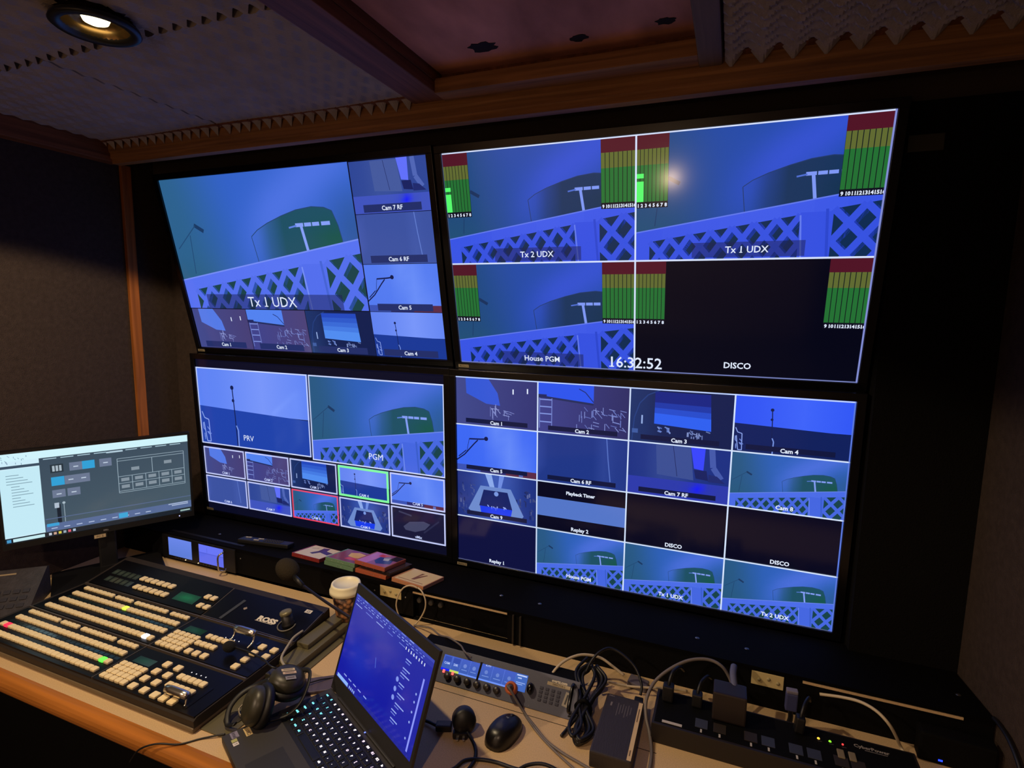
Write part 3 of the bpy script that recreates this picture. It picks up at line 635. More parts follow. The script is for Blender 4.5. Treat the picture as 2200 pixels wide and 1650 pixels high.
# twin rack monitor in the left bay
t = empty('twin_rack_monitor', (-2.05, 1.452, 0.762), 'small black twin rack monitor with two lit blue screens in the riser', 'rack monitor')
m = MB(); m.box(0, 0.385, 0.0, 0.05, 0.0, 0.092, bev=0.002); m.build('housing', M_blk, t)
for x, k in ((0.036, 0), (0.201, 1)):
    cv = Canvas(0.126, 0.073); q = cv.tile(0, 0, 1, 1)
    if k == 0: q.grad(0, 0, 1, 1, 4, 3, lambda u, v: mixc((106, 134, 232), (92, 124, 214), v))
    else: q.rect(0, 0, 1, 1, (104, 118, 246)); q.rect(0, 0.42, 1, 1, (84, 98, 220)); q.rect(0, 0.48, 1, 1, (92, 106, 232)); q.rect(0.33, 0.14, 0.345, 0.40, (84, 98, 210))
    cv.build('screen', M_scr, t, loc=(x, -0.0006, 0.012)); 
for k in range(10):
    m = MB(); m.lathe([(0.0022, 0), (0.0018, 0.003), (0.0001, 0.003)], 8, Matrix.Rotation(R(90), 4, 'X'))
    o = m.build('button', mat('tiny_lit_button', (190, 180, 150), 0.4, emit=(255, 235, 190), es=0.8) if k in (4, 5) else mat('dark_button', (52, 42, 34), 0.5), t, loc=(0.075 + (0.013 * k if k < 5 else 0.045 + 0.015 * k), 0, 0.006))
m = MB(); m.tube([(0.333, 0.0, 0.078), (0.345, -0.018, 0.082), (0.336, -0.030, 0.070), (0.335, -0.031, 0.035), (0.336, -0.028, 0.016), (0.348, -0.014, 0.010), (0.340, 0.0, 0.012)], 0.0032, 8); m.build('handle', M_chrome, t)

# things lying on the riser
ztop = lambda y: 0.857 - 0.14 * (y - 1.462)
SL = -math.atan(0.14)
def cd(x, y, z, rz, spine, cover, art, label, group):
    t = empty('disc_case', (x, y, z), label, 'disc case', (SL, 0, R(rz)), group)
    m = MB(); m.box(0, 0.130, 0, 0.116, 0, 0.0138, bev=0.001); m.build('case', mat('clear_case_' + '%d_%d_%d' % spine, spine, 0.25), t)
    cv = Canvas(0.119, 0.110); q = cv.tile(0, 0, 1, 1); q.rect(0, 0, 1, 1, cover); art(q); cv.build('cover_sheet', mat_cover, t, loc=(0.008, 0.003, 0.0139), flat=True)
    cv = Canvas(0.122, 0.0095); q = cv.tile(0, 0, 1, 1); q.rect(0, 0, 1, 1, spine); rnd_lines(q, 7, 0.1, 0.85, 0.3, 0.6, mixc(spine, (230, 220, 200), 0.5), 0.25, 0.08, int(abs(x) * 1000)); cv.build('spine', mat_cover, t, loc=(0.005, -0.0002, 0.002))
    return t
mat_cover = print_mat('glossy_printed_cover', 0.22)
G = 'disc cases lying on the riser'
def a1(q): q.poly([(0.42, 0.1), (0.62, 0.02), (0.70, 0.3), (0.98, 0.35), (0.95, 0.6), (0.6, 0.5), (0.5, 0.75), (0.35, 0.7), (0.46, 0.42)], (66, 34, 30)); q.line((0.1, 0.3), (0.3, 0.2), 0.04, (150, 120, 100))
def a2(q): q.poly([(0.30, 0.25), (0.5, 0.1), (0.9, 0.2), (1, 0.45), (0.7, 0.6), (0.4, 0.55)], (226, 176, 44)); q.poly([(0.5, 0.6), (0.9, 0.62), (0.85, 0.8), (0.45, 0.8)], (210, 60, 50)); q.rect(0.05, 0.85, 0.95, 0.95, (120, 60, 70))
def a3(q): q.rect(0, 0, 0.35, 1, (196, 120, 190)); q.poly([(0.25, 0.1), (0.55, 0.05), (0.45, 0.3), (0.25, 0.3)], (205, 60, 60)); q.poly([(0.35, 0.35), (0.8, 0.2), (0.95, 0.7), (0.6, 0.9), (0.4, 0.7)], (44, 58, 130)); q.poly([(0.5, 0.35), (0.7, 0.25), (0.75, 0.5), (0.6, 0.55)], (180, 180, 190)); q.rect(0.7, 0, 1, 0.4, (40, 26, 36))
def a4(q): q.poly([(0.42, 0.2), (0.5, 0.18), (0.47, 0.5), (0.60, 0.22), (0.64, 0.24), (0.52, 0.75), (0.42, 0.78)], (130, 84, 60)); q.rect(0.05, 0.86, 0.9, 0.9, (160, 120, 90))
def a0(q): q.rect(0.1, 0.1, 0.9, 0.9, (60, 50, 50))
y0 = 1.488
def zz(y, n): return ztop(y) + 0.0006 + n * 0.0143
cd(-1.440, 1.500, zz(1.500, 0), -3, (134, 48, 46), (222, 206, 160), a1, 'red and cream disc case lying leftmost beside the remote control', G)
cd(-1.287, 1.492, zz(1.492, 0), -4, (104, 136, 108), (130, 60, 70), a0, 'green edged disc case, lower one of the green pair', G)
cd(-1.283, 1.494, zz(1.494, 1), -3, (104, 136, 106), (136, 60, 60), a2, 'green edged disc case with yellow picture on dark red cover, on top of its twin', G)
cd(-1.150, 1.486, zz(1.486, 0), -4, (176, 92, 64), (150, 90, 70), a0, 'orange edged disc case at the bottom of the tallest stack', G)
cd(-1.136, 1.500, zz(1.500, 1), -8, (46, 34, 34), (60, 44, 44), a0, 'dark disc case in the middle of the tallest stack', G)
cd(-1.155, 1.490, zz(1.492, 2), -5, (166, 84, 66), (150, 90, 140), a3, 'disc case with purple and blue cover on top of the tallest stack', G)
cd(-0.998, 1.478, zz(1.478, 0), -7, (186, 128, 92), (222, 196, 144), a4, 'peach coloured disc case lying alone right of the stacks', G)
t = empty('remote_control', (-1.70, 1.535, ztop(1.535) + 0.0005), 'black remote control lying on the riser left of the disc cases', 'remote control', (SL, 0, R(8)))
m = MB(); m.box(-0.02, 0.20, -0.022, 0.022, 0, 0.016, bev=0.004); m.build('body', M_blk, t)
for i, (bx, by, s) in enumerate([(0.0, 0.010, .006), (0.012, 0.012, .006), (0.060, 0.008, .007), (0.052, -0.010, .007), (0.070, 0.010, .005), (0.062, -0.010, .005)] + [(0.09 + 0.011 * (k // 3), -0.011 + 0.011 * (k % 3), .0038) for k in range(21)]):
    m = MB(); m.box(bx - s, bx + s, by - s * 0.55, by + s * 0.55, 0.0155, 0.0180, bev=0.0006); m.build('button', mat('grey_rubber_button', (170, 165, 155), 0.5) if i < 6 else mat('dark_rubber_button', (44, 44, 46), 0.6), t)

# ------------------------------------------------------------------ production switcher
SZ = 0.788           # height of its button surface
t = empty('production_switcher', (-1.55, 1.05, 0.7502), 'large black production switcher with rows of beige buttons on the desk', 'control panel')
ox, oy, oz = -1.55, 1.05, 0.7502
def sw(mb, name, mt, par=None): return mb.build(name, mt, par or t, loc=(-ox, -oy, -oz))
m = MB(); m.box(-2.06, -1.118, 0.834, 1.345, 0.7502, 0.764, bev=0.006); sw(m, 'base_rim', mat('taupe_rim', (112, 96, 72), 0.5))
m = MB(); m.box(-1.117, -1.034, 0.853, 1.352, 0.7502, 0.7535, bev=0.001); m.box(-1.117, -1.055, 1.10, 1.352, 0.7535, 0.775, bev=0.004); m.box(-1.117, -1.075, 1.17, 1.352, 0.775, 0.790, bev=0.003); sw(m, 'side_plate', M_khaki)
m = MB(); m.lathe([(0.023, 0.0), (0.023, 0.0015), (0.019, 0.002), (0.0001, 0.0016)], 28, Matrix.Translation((-1.071, 0.908, 0.7536)), cap=False); sw(m, 'grommet', mat('dark_olive_grommet', (44, 40, 30), 0.5))
m = MB()
m.prof([(0.838, 0.762), (0.838, SZ - 0.008), (0.848, SZ - 0.002), (1.160, SZ - 0.002), (1.316, SZ + 0.030), (1.318, 0.762)], -2.045, -1.119); sw(m, 'housing', M_conf)
def module(x0, x1, y0, y1, z0, z1, nm='module_panel'):
    m = MB(); m.add([(x0, y0, z0), (x1, y0, z0), (x1, y1, z1), (x0, y1, z1), (x0, y0, z0 + .0035), (x1, y0, z0 + .0035), (x1, y1, z1 + .0035), (x0, y1, z1 + .0035)],
        [(0, 3, 2, 1), (4, 5, 6, 7), (0, 1, 5, 4), (1, 2, 6, 5), (2, 3, 7, 6), (3, 0, 4, 7)]); return sw(m, nm, M_conp)
tz = lambda y: SZ + (y - 1.160) * 0.205 - 0.002
module(-2.03, -1.494, 0.843, 0.985, SZ - .003, SZ - .003); module(-2.03, -1.494, 1.000, 1.150, SZ - .003, SZ - .003)
module(-1.487, -1.123, 0.843, 0.985, SZ - .003, SZ - .003); module(-1.487, -1.123, 1.000, 1.150, SZ - .003, SZ - .003)
module(-2.03, -1.494, 1.166, 1.292, tz(1.166), tz(1.292)); module(-1.487, -1.123, 1.166, 1.292, tz(1.166), tz(1.292))
m = MB()   # bright metal edges between the modules
for y, za in ((0.9925, SZ), (1.158, SZ + 0.001)): m.box(-2.035, -1.121, y - 0.0012, y + 0.0012, za - 0.003, za + 0.0025)
m.box(-1.4915, -1.4895, 0.843, 1.158, SZ - 0.003, SZ + 0.0015); m.add([(-1.4915, 1.160, tz(1.16)), (-1.4895, 1.160, tz(1.16)), (-1.4895, 1.292, tz(1.292) + .005), (-1.4915, 1.292, tz(1.292) + .005)], [(0, 1, 2, 3)])
m.add([(-1.122, 1.166, tz(1.166) + .0037), (-1.1205, 1.166, tz(1.166) + .0037), (-1.1205, 1.292, tz(1.292) + .0037), (-1.122, 1.292, tz(1.292) + .0037)], [(0, 1, 2, 3)])
m.box(-1.487, -1.121, 1.163, 1.1645, SZ + 0.001, SZ + 0.0045)
sw(m, 'edge_strip', mat('satin_edge_metal', (150, 138, 128), 0.35, 0.8))
def btn_mesh(w, d, h=0.006, r=0.003):
    vs = []; fs = []; N = 4
    def ring(w_, d_, r_, z):
        for cx, cy, a0 in ((w_ / 2 - r_, d_ / 2 - r_, 0), (-w_ / 2 + r_, d_ / 2 - r_, 90), (-w_ / 2 + r_, -d_ / 2 + r_, 180), (w_ / 2 - r_, -d_ / 2 + r_, 270)):
            for k in range(N): a = R(a0 + 90 * k / (N - 1)); vs.append((cx + r_ * math.cos(a), cy + r_ * math.sin(a), z))
    n = 4 * N
    ring(w, d, r, 0); ring(w, d, r, h * 0.75); ring(w * 0.84, d * 0.86, r * 0.8, h)
    for l in (0, 1):
        for k in range(n): fs.append((l * n + k, l * n + (k + 1) % n, (l + 1) * n + (k + 1) % n, (l + 1) * n + k))
    fs.append(tuple(2 * n + k for k in range(n)))
    return vs, fs
BT = []   # every button: x, y, z, w, d, material
bw = 0.0205
LIT = {('B', 12): 'y', ('D', 22): 'w', ('G', 1): 'r', ('G', 22): 'g'}
def row(tagc, y, idx):
    for k in idx: BT.append((-1.998 + bw * (k + 0.5), y, SZ + 0.0005, 0.0186, 0.0165, LIT.get((tagc, k), 'b')))
def short_row(y):
    for x0, n, x1 in ((-1.998, 7, -1.851), (-1.840, 4, -1.761), (-1.747, 7, -1.599), (-1.584, 4, -1.506)):
        for k in range(n): q = (x1 - x0) / n; BT.append((x0 + q * (k + .5), y, SZ + 0.0005, q * 0.92, 0.0135, 'b'))
row('G', 0.901, range(24)); row('H', 0.866, range(24)); row('F', 0.941, range(24)); short_row(0.974)
row('D', 1.020, range(24)); row('C', 1.060, range(24)); row('B', 1.100, range(24)); short_row(1.135)
def grid(x0, x1, nx, y0, y1, ny, w, d, zf=None):
    for i in range(nx):
        for j in range(ny):
            x = x0 + (x1 - x0) * i / max(1, nx - 1); y = y0 + (y1 - y0) * j / max(1, ny - 1); BT.append((x, y, (zf(y) + 0.004) if zf else SZ + 0.0005, w, d, 'b'))
grid(-1.470, -1.392, 5, 0.860, 0.912, 4, 0.0175, 0.0155); grid(-1.472, -1.392, 5, 1.013, 1.070, 4, 0.0175, 0.0155)
grid(-1.358, -1.316, 2, 0.860, 0.953, 4, 0.0215, 0.0190); grid(-1.279, -1.200, 5, 0.932, 0.932, 1, 0.018, 0.0175); grid(-1.278, -1.202, 5, 0.899, 0.899, 1, 0.018, 0.0175)
grid(-1.275, -1.214, 3, 0.858, 0.858, 1, 0.0215, 0.0195)
grid(-1.367, -1.284, 5, 1.091, 1.091, 1, 0.018, 0.0165); grid(-1.369, -1.310, 4, 1.056, 1.056, 1, 0.018, 0.0165); grid(-1.360, -1.300, 3, 1.018, 1.018, 1, 0.0205, 0.019)
grid(-1.186, -1.143, 2, 1.081, 1.112, 2, 0.021, 0.019); grid(-1.185, -1.185, 1, 1.018, 1.050, 2, 0.021, 0.019)
grid(-1.846, -1.708, 6, 1.2335, 1.2335, 1, 0.021, 0.0215, tz); grid(-1.828, -1.694, 6, 1.196, 1.196, 1, 0.021, 0.0215, tz)
grid(-1.540, -1.513, 2, 1.232, 1.232, 1, 0.020, 0.020, tz); grid(-1.529, -1.501, 2, 1.194, 1.194, 1, 0.020, 0.020, tz)
lit = {'b': M_beige, 'y': mat('lit_yellow_button', (200, 220, 60), 0.4, emit=(206, 240, 84), es=0.9), 'w': mat('lit_white_button', (240, 240, 250), 0.4, emit=(240, 240, 255), es=2.2),
       'r': mat('lit_red_button', (230, 40, 60), 0.4, emit=(244, 50, 82), es=1.0), 'g': mat('lit_green_button', (90, 230, 60), 0.4, emit=(112, 250, 88), es=0.9)}
keyd = lambda b: (0 if b[5] != 'b' else 1, -(b[3] * b[4]) / (b[0] ** 2 + b[1] ** 2 + 0.9))
BT.sort(key=keyd); proto = {}
for b in BT[:100]:
    k = (round(b[3], 4), round(b[4], 4), b[5])
    if k not in proto:
        vs_, fs_ = btn_mesh(b[3], b[4]); me = bpy.data.meshes.new('button'); me.from_pydata(vs_, [], fs_); me.materials.append(lit[b[5]]); proto[k] = me
    o = bpy.data.objects.new('button', proto[k]); o.location = (b[0] - ox, b[1] - oy, b[2] - oz); link(o, t)
    if b[5] != 'b': o['label'] = {'y': 'lit yellow button', 'w': 'lit white button', 'r': 'lit red button', 'g': 'lit green button'}[b[5]]
m = MB()
for b in BT[100:]:
    vs_, fs_ = btn_mesh(b[3], b[4]); m.add([(v[0] + b[0], v[1] + b[1], v[2] + b[2]) for v in vs_], fs_)
o = sw(m, 'button', M_beige); o['kind'] = 'stuff'
def disp(x0, x1, y0, y1, zf, col, nm='display', em=True, label=None):
    cv = Canvas(x1 - x0, y1 - y0); q = cv.tile(0, 0, 1, 1); q.grad(0, 0, 1, 1, 5, 4, lambda u, v: mixc(col, mixc(col, (8, 14, 14), 0.6), 1.6 * math.hypot(u - .5, v - .5)))
    o = cv.build(nm, M_scr if em else M_prt, t, loc=(x0 - ox, y0 - oy, zf(y0) + 0.0042 - oz), rot=(math.atan((zf(y1) - zf(y0)) / (y1 - y0)), 0, 0), flat=True)
    if label: o['label'] = label
flatz = lambda y: SZ - 0.0032
disp(-1.655, -1.562, 1.190, 1.228, tz, (22, 104, 62), label='lit green display'); disp(-1.470, -1.398, 1.086, 1.112, flatz, (16, 66, 44), label='dim green display'); disp(-1.463, -1.396, 0.928, 0.954, flatz, (12, 60, 40), label='dim green display')
for i in range(5):
    for y0, x0 in ((1.222, -1.999), (1.188, -1.989)):
        disp(x0 + i * 0.0262, x0 + i * 0.0262 + 0.0225, y0, y0 + 0.024, tz, (58, 60, 44), 'name_display')
for (y, r0) in ((1.081, 0), (0.921, 0)):
    cv = Canvas(0.495, 0.010); q = cv.tile(0, 0, 1, 1)
    for i in range(24): q.rect(i / 24 + 0.003, 0, (i + 1) / 24 - 0.003, 1, mixc((16, 26, 24), (28, 50, 60), max(0, 1 - abs(i - 19) / 6)), True)
    cv.build('name_display_strip', M_scr, t, loc=(-1.998 - ox, y - 0.005 - oy, SZ + 0.0009 - oz), flat=True)
# logo, joystick, fader bars
cv = Canvas(0.074, 0.026); q = cv.tile(0, 0, 1, 1); q.text('ROSS', 0.52, 0.74, 0.66, (226, 218, 198), 0.06, sx=1.25); q.rect(0.0, 0.82, 0.90, 0.90, (200, 192, 174)); cv.build('logo', M_prt, t, loc=(-1.305 - ox, 1.196 - oy, tz(1.196) + 0.004 - oz), rot=(math.atan(0.205), 0, 0), flat=True)
cv = Canvas(0.024, 0.014); q = cv.tile(0, 0, 1, 1); q.rect(0, 0, 1, 1, (206, 200, 188)); q.text('C2', 0.5, 0.75, 0.5, (40, 40, 40), 0.03); cv.build('label_sticker', M_prt, t, loc=(-1.180 - ox, 1.272 - oy, tz(1.272) + 0.004 - oz), rot=(math.atan(0.205), 0, 0), flat=True)
cv = Canvas(0.012, 0.090); cv.tile(0, 0, 1, 1).rect(0, 0, 1, 1, (58, 62, 66)); cv.build('stripe_marking', M_prt, t, loc=(-1.425 - ox, 1.172 - oy, tz(1.172) + 0.004 - oz), rot=(math.atan(0.205), 0, R(-8)), flat=True)
m = MB(); c0 = Vector((-1.192, 1.212, tz(1.218) + 0.004)); ring = [c0 + Vector((0.026 * math.cos(a), 0.026 * math.sin(a), 0.026 * math.sin(a) * 0.2)) for a in [R(-200 + 16 * k) for k in range(15)]]
m.tube(ring, 0.0022, 6); sw(m, 'joystick_ring', mat('grey_arc_marking', (104, 100, 92), 0.5))
m = MB(); Mx = Matrix.Translation((-1.190, 1.218, tz(1.218))) @ Euler((R(4), R(-10), 0)).to_matrix().to_4x4(); m.lathe([(0.021, 0.0), (0.019, 0.008), (0.0165, 0.012), (0.0165, 0.036)], 28, Mx); j = sw(m, 'joystick', M_blk)
m = MB(); m.lathe([(0.0168, 0.036), (0.0180, 0.040), (0.0170, 0.045), (0.012, 0.047), (0.0001, 0.0475)], 28, Mx, cap=False); o = m.build('knob_top', mat('olive_knob_top', (128, 122, 92), 0.35, 0.3), j)
cv = Canvas(0.018, 0.016); q = cv.tile(0, 0, 1, 1); q.poly([(0.1, 0.5), (0.5, 0.1), (0.9, 0.45), (0.6, 0.9), (0.3, 0.8)], (150, 136, 122)); cv.build('logo', M_prt, t, loc=(-1.385 - ox, 1.222 - oy, tz(1.222) + 0.004 - oz), rot=(math.atan(0.205), 0, 0), flat=True)
def fader(hx0, hx1, hy, hz, ys):
    f = MB(); Mr = Matrix.Translation((hx0, hy, hz)) @ Matrix.Rotation(R(90), 4, 'Y'); L = hx1 - hx0
    f.lathe([(0.004, 0), (0.0095, 0.003), (0.0108, 0.02), (0.0108, L - 0.02), (0.0095, L - 0.003), (0.004, L)], 24, Mr); h = sw(f, 'fader_handle', M_chrome)
    for hx, sg in ((hx0, 1), (hx1, -1)):
        g = MB(); g.tube([(hx + 0.004 * sg, hy, hz), (hx + 0.002 * sg, hy - 0.008, hz - 0.02), (hx + 0.003 * sg, ys, SZ + 0.001)], 0.0034, 8); g.build('fader_arm', M_chrome, h)
    s_ = MB(); s_.box(hx1 + 0.004, hx1 + 0.012, hy - 0.02 + (0.015 if ys > 1 else 0.0), hy + 0.06 - (0.05 if ys > 1 else 0), SZ - 0.002, SZ + 0.0015); sw(s_, 'fader_slot', M_bez)
fader(-1.297, -1.219, 1.120, 0.818, 1.092); fader(-1.254, -1.176, 0.872, 0.806, 0.862)
for y in (0.957, 1.108):
    for k in range(4):
        m = MB(); m.lathe([(0.0018, 0), (0.0001, 0.0012)], 8, Matrix.Translation((-1.272 + 0.017 * k + (-0.05 if y > 1 else 0), y, SZ + 0.0006)), cap=False); sw(m, 'indicator_lamp', mat('tiny_white_led', (220, 220, 220), 0.4, emit=(235, 235, 240), es=1.2))

# ------------------------------------------------------------------ desktop monitor at the left
def art_pc(cv):
    t = cv.tile(0, 0, 1, 1); t.rect(0, 0, 1, 1, (62, 80, 98)); t.grad(0, 0, 1, 1, 8, 5, lambda u, v: mixc((58, 74, 90), (76, 96, 108), v * 0.6 + 0.2 * u))
    pale = (206, 238, 250)
    t.rect(0, 0, 1, 0.085, (208, 244, 252)); t.rect(0, 0.085, 0.19, 0.94, pale); t.rect(0, 0.135, 0.19, 0.165, (60, 78, 96))
    t.rect(0, 0.175, 0.19, 0.93, (196, 234, 246)); rnd_lines(t, 16, 0.01, 0.16, 0.02, 0.12, (130, 160, 178), 0.006, 0.02, 21)
    for i in range(9): t.rect(0.21 + 0.085 * i, 0.098, 0.275 + 0.085 * i, 0.108, (170, 200, 214), True)
    for i in range(12): t.rect(0.03 + 0.02 * (i > 3), 0.24 + 0.032 * i, 0.09 + 0.02 * (i % 4), 0.247 + 0.032 * i, (120, 150, 166), True)
    t.rect(0.53, 0.10, 0.62, 0.118, (180, 205, 220)); cv.k += 1
    bb = (108, 120, 146); cy = (50, 160, 214)
    for q, c in (((0.24, 0.175, 0.305, 0.27), (40, 52, 62)), ((0.335, 0.175, 0.40, 0.27), bb), ((0.40, 0.175, 0.465, 0.27), cy), ((0.49, 0.175, 0.555, 0.27), bb), ((0.24, 0.32, 0.305, 0.42), cy), ((0.306, 0.32, 0.37, 0.42), bb), ((0.37, 0.32, 0.435, 0.42), bb), ((0.24, 0.47, 0.305, 0.56), bb), ((0.315, 0.47, 0.38, 0.56), bb)):
        t.rect(*q, c, True)
    cv.k += 1
    for q in ((0.355, 0.22), (0.51, 0.22), (0.325, 0.365), (0.39, 0.365), (0.26, 0.515), (0.335, 0.515)): t.rect(q[0], q[1], q[0] + 0.025, q[1] + 0.012, (190, 205, 222), True)
    for i in range(3): t.rect(0.25 + 0.017 * i, 0.19, 0.262 + 0.017 * i, 0.255, (170, 185, 196), True)
    t.rect(0.255, 0.64, 0.275, 0.88, (26, 34, 46)); t.rect(0.245, 0.62, 0.268, 0.68, (176, 190, 206)); t.line((0.292, 0.63), (0.292, 0.87), 0.006, (150, 168, 182)); t.disc(0.292, 0.63, 0.014, (170, 188, 200)); t.disc(0.292, 0.875, 0.014, (170, 188, 200))
    ln = (150, 170, 184)
    for a, b in (((0.585, 0.20), (0.97, 0.20)), ((0.585, 0.23), (0.97, 0.23)), ((0.585, 0.42), (0.97, 0.42)), ((0.585, 0.505), (0.97, 0.505)), ((0.585, 0.60), (0.97, 0.60)), ((0.585, 0.62), (0.97, 0.62)), ((0.585, 0.20), (0.585, 0.62)), ((0.97, 0.20), (0.97, 0.62)), ((0.78, 0.23), (0.78, 0.42))): t.line(a, b, 0.006, ln)
    for i in range(1, 5): t.line((0.585 + 0.077 * i, 0.42), (0.585 + 0.077 * i, 0.60), 0.006, ln)
    for q in [(0.66, 0.33), (0.85, 0.30)] + [(0.60 + 0.077 * i, 0.45 + 0.085 * j) for i in range(5) for j in range(2)]: t.rect(q[0], q[1] - 0.008, q[0] + 0.045, q[1] + 0.032, (132, 146, 158), True)
    t.rect(0.195, 0.855, 1, 0.94, (86, 106, 150)); t.rect(0.195, 0.79, 1, 0.80, (86, 104, 140)); t.rect(0.2, 0.85, 0.26, 0.885, (60, 160, 214))
    for i in range(9): t.rect(0.22 + 0.063 * i, 0.905, 0.25 + 0.063 * i, 0.915, (180, 196, 226), True)
    t.rect(0.572, 0.87, 0.622, 0.93, (58, 164, 214)); t.rect(0.86, 0.86, 0.98, 0.872, (170, 186, 214)); t.rect(0.88, 0.88, 0.98, 0.892, (170, 186, 214))
    t.rect(0, 0.945, 1, 1, (26, 34, 44)); t.rect(0.035, 0.955, 0.185, 0.99, (196, 234, 240)); t.rect(0.006, 0.955, 0.026, 0.99, (70, 150, 200))
    for i, c in enumerate(((190, 200, 214), (200, 160, 140), (214, 200, 70), (150, 170, 180), (220, 90, 110), (170, 190, 214))): t.rect(0.205 + 0.024 * i, 0.957, 0.219 + 0.024 * i, 0.985, c, True)
    t.rect(0.93, 0.962, 0.99, 0.982, (150, 180, 176))
t = empty('desktop_monitor', (-2.094, 1.277, 0.7505), 'black desktop monitor with a lit control program screen at the left wall', 'computer monitor', (0, 0, R(60)))
W_, H_ = 0.55, 0.3094
m = MB(); m.box(-W_ / 2 - 0.008, W_ / 2 + 0.008, 0.003, 0.030, 0.19 - 0.020, 0.19 + H_ + 0.009, bev=0.002)
for q in ((-W_ / 2 - 0.008, W_ / 2 + 0.008, -0.003, 0.004, 0.170, 0.1895), (-W_ / 2 - 0.008, W_ / 2 + 0.008, -0.003, 0.004, 0.19 + H_ + .0005, 0.19 + H_ + 0.009), (-W_ / 2 - 0.008, -W_ / 2 - .0005, -0.003, 0.004, 0.1895, 0.19 + H_ + .001), (W_ / 2 + .0005, W_ / 2 + 0.008, -0.003, 0.004, 0.1895, 0.19 + H_ + .001)): m.box(*q)
m.build('frame', M_blk, t)
cv = Canvas(W_, H_); art_pc(cv); cv.build('screen', M_scr, t, loc=(-W_ / 2, 0.0022, 0.19))
m = MB(); m.box(-0.028, 0.028, 0.030, 0.055, 0.02, 0.33, bev=0.006); m.build('stand', M_blk, t)
m = MB(); m.box(-0.17, 0.17, -0.105, 0.12, 0.0, 0.013, bev=0.005); m.box(-0.03, 0.03, 0.02, 0.06, 0.010, 0.03); m.build('foot', M_blk, t)
cv = Canvas(0.020, 0.006); cv.tile(0, 0, 1, 1).text('DELL', 0.5, 0.9, 0.8, (150, 150, 155), 0.02); cv.build('logo', M_prt, t, loc=(-0.012, -0.0034, 0.176))
cv = Canvas(0.034, 0.013); q = cv.tile(0, 0, 1, 1); q.rect(0, 0, 1, 1, (186, 166, 130)); q.text('PC 2', 0.5, 0.78, 0.55, (80, 60, 40), 0.02); m2 = cv.build('label_sticker', M_prt, t, loc=(-0.038, -0.0035, 0.153)); m2['label'] = 'cream paper sticker'
m = MB(); m.box(-0.04, 0.0, -0.003, 0.003, 0.151, 0.172); m.build('sticker_tab', M_blk, t)
m = MB(); m.box(-0.0015, 0.0015, -0.0036, -0.003, 0.178, 0.182); m.build('power_light', mat('blue_power_led', (160, 170, 255), 0.4, emit=(170, 180, 255), es=2.0), t, loc=(0.232, 0, 0))

# dark control keypad panel leaning at the far left
t = empty('slanted_control_panel', (-2.215, 0.955, 0.7505), 'dark slanted control panel at the far left of the desk beside the switcher', 'control panel', (0, 0, R(41)))
m = MB(); m.prof([(-0.085, 0.0), (-0.085, 0.012), (0.075, 0.100), (0.088, 0.096), (0.088, 0.0)], -0.075, 0.150); m.build('body', mat('charcoal_panel', (50, 46, 50), 0.55, bump=0.3, bscale=120, var=0.25, vscale=50), t)
ang = math.atan2(0.088, 0.160)
cv = Canvas(0.09, 0.006); cv.tile(0, 0, 1, 1).rect(0, 0, 1, 1, (150, 132, 104)); cv.build('trim_line', M_prt, t, loc=(-0.02, 0.055, 0.0898), rot=(ang, 0, 0), flat=True)
cv = Canvas(0.05, 0.016); q = cv.tile(0, 0, 1, 1); q.rect(0, 0, 1, 1, (120, 156, 220)); q.text('AUX', 0.5, 0.8, 0.6, (40, 60, 120), 0.02); cv.build('lit_label', M_scr, t, loc=(-0.03, 0.022, 0.0716), rot=(ang, 0, 0), flat=True)
for i in range(6):
    for j in range(3):
        m = MB(); m.box(-0.009, 0.009, -0.007, 0.007, 0, 0.003, bev=0.001); m.build('button', mat('charcoal_button', (44, 42, 50), 0.5), t, loc=(-0.01 + 0.026 * i, -0.055 + 0.024 * j, 0.0290 + 0.0132 * j), rot=(ang, 0, 0))

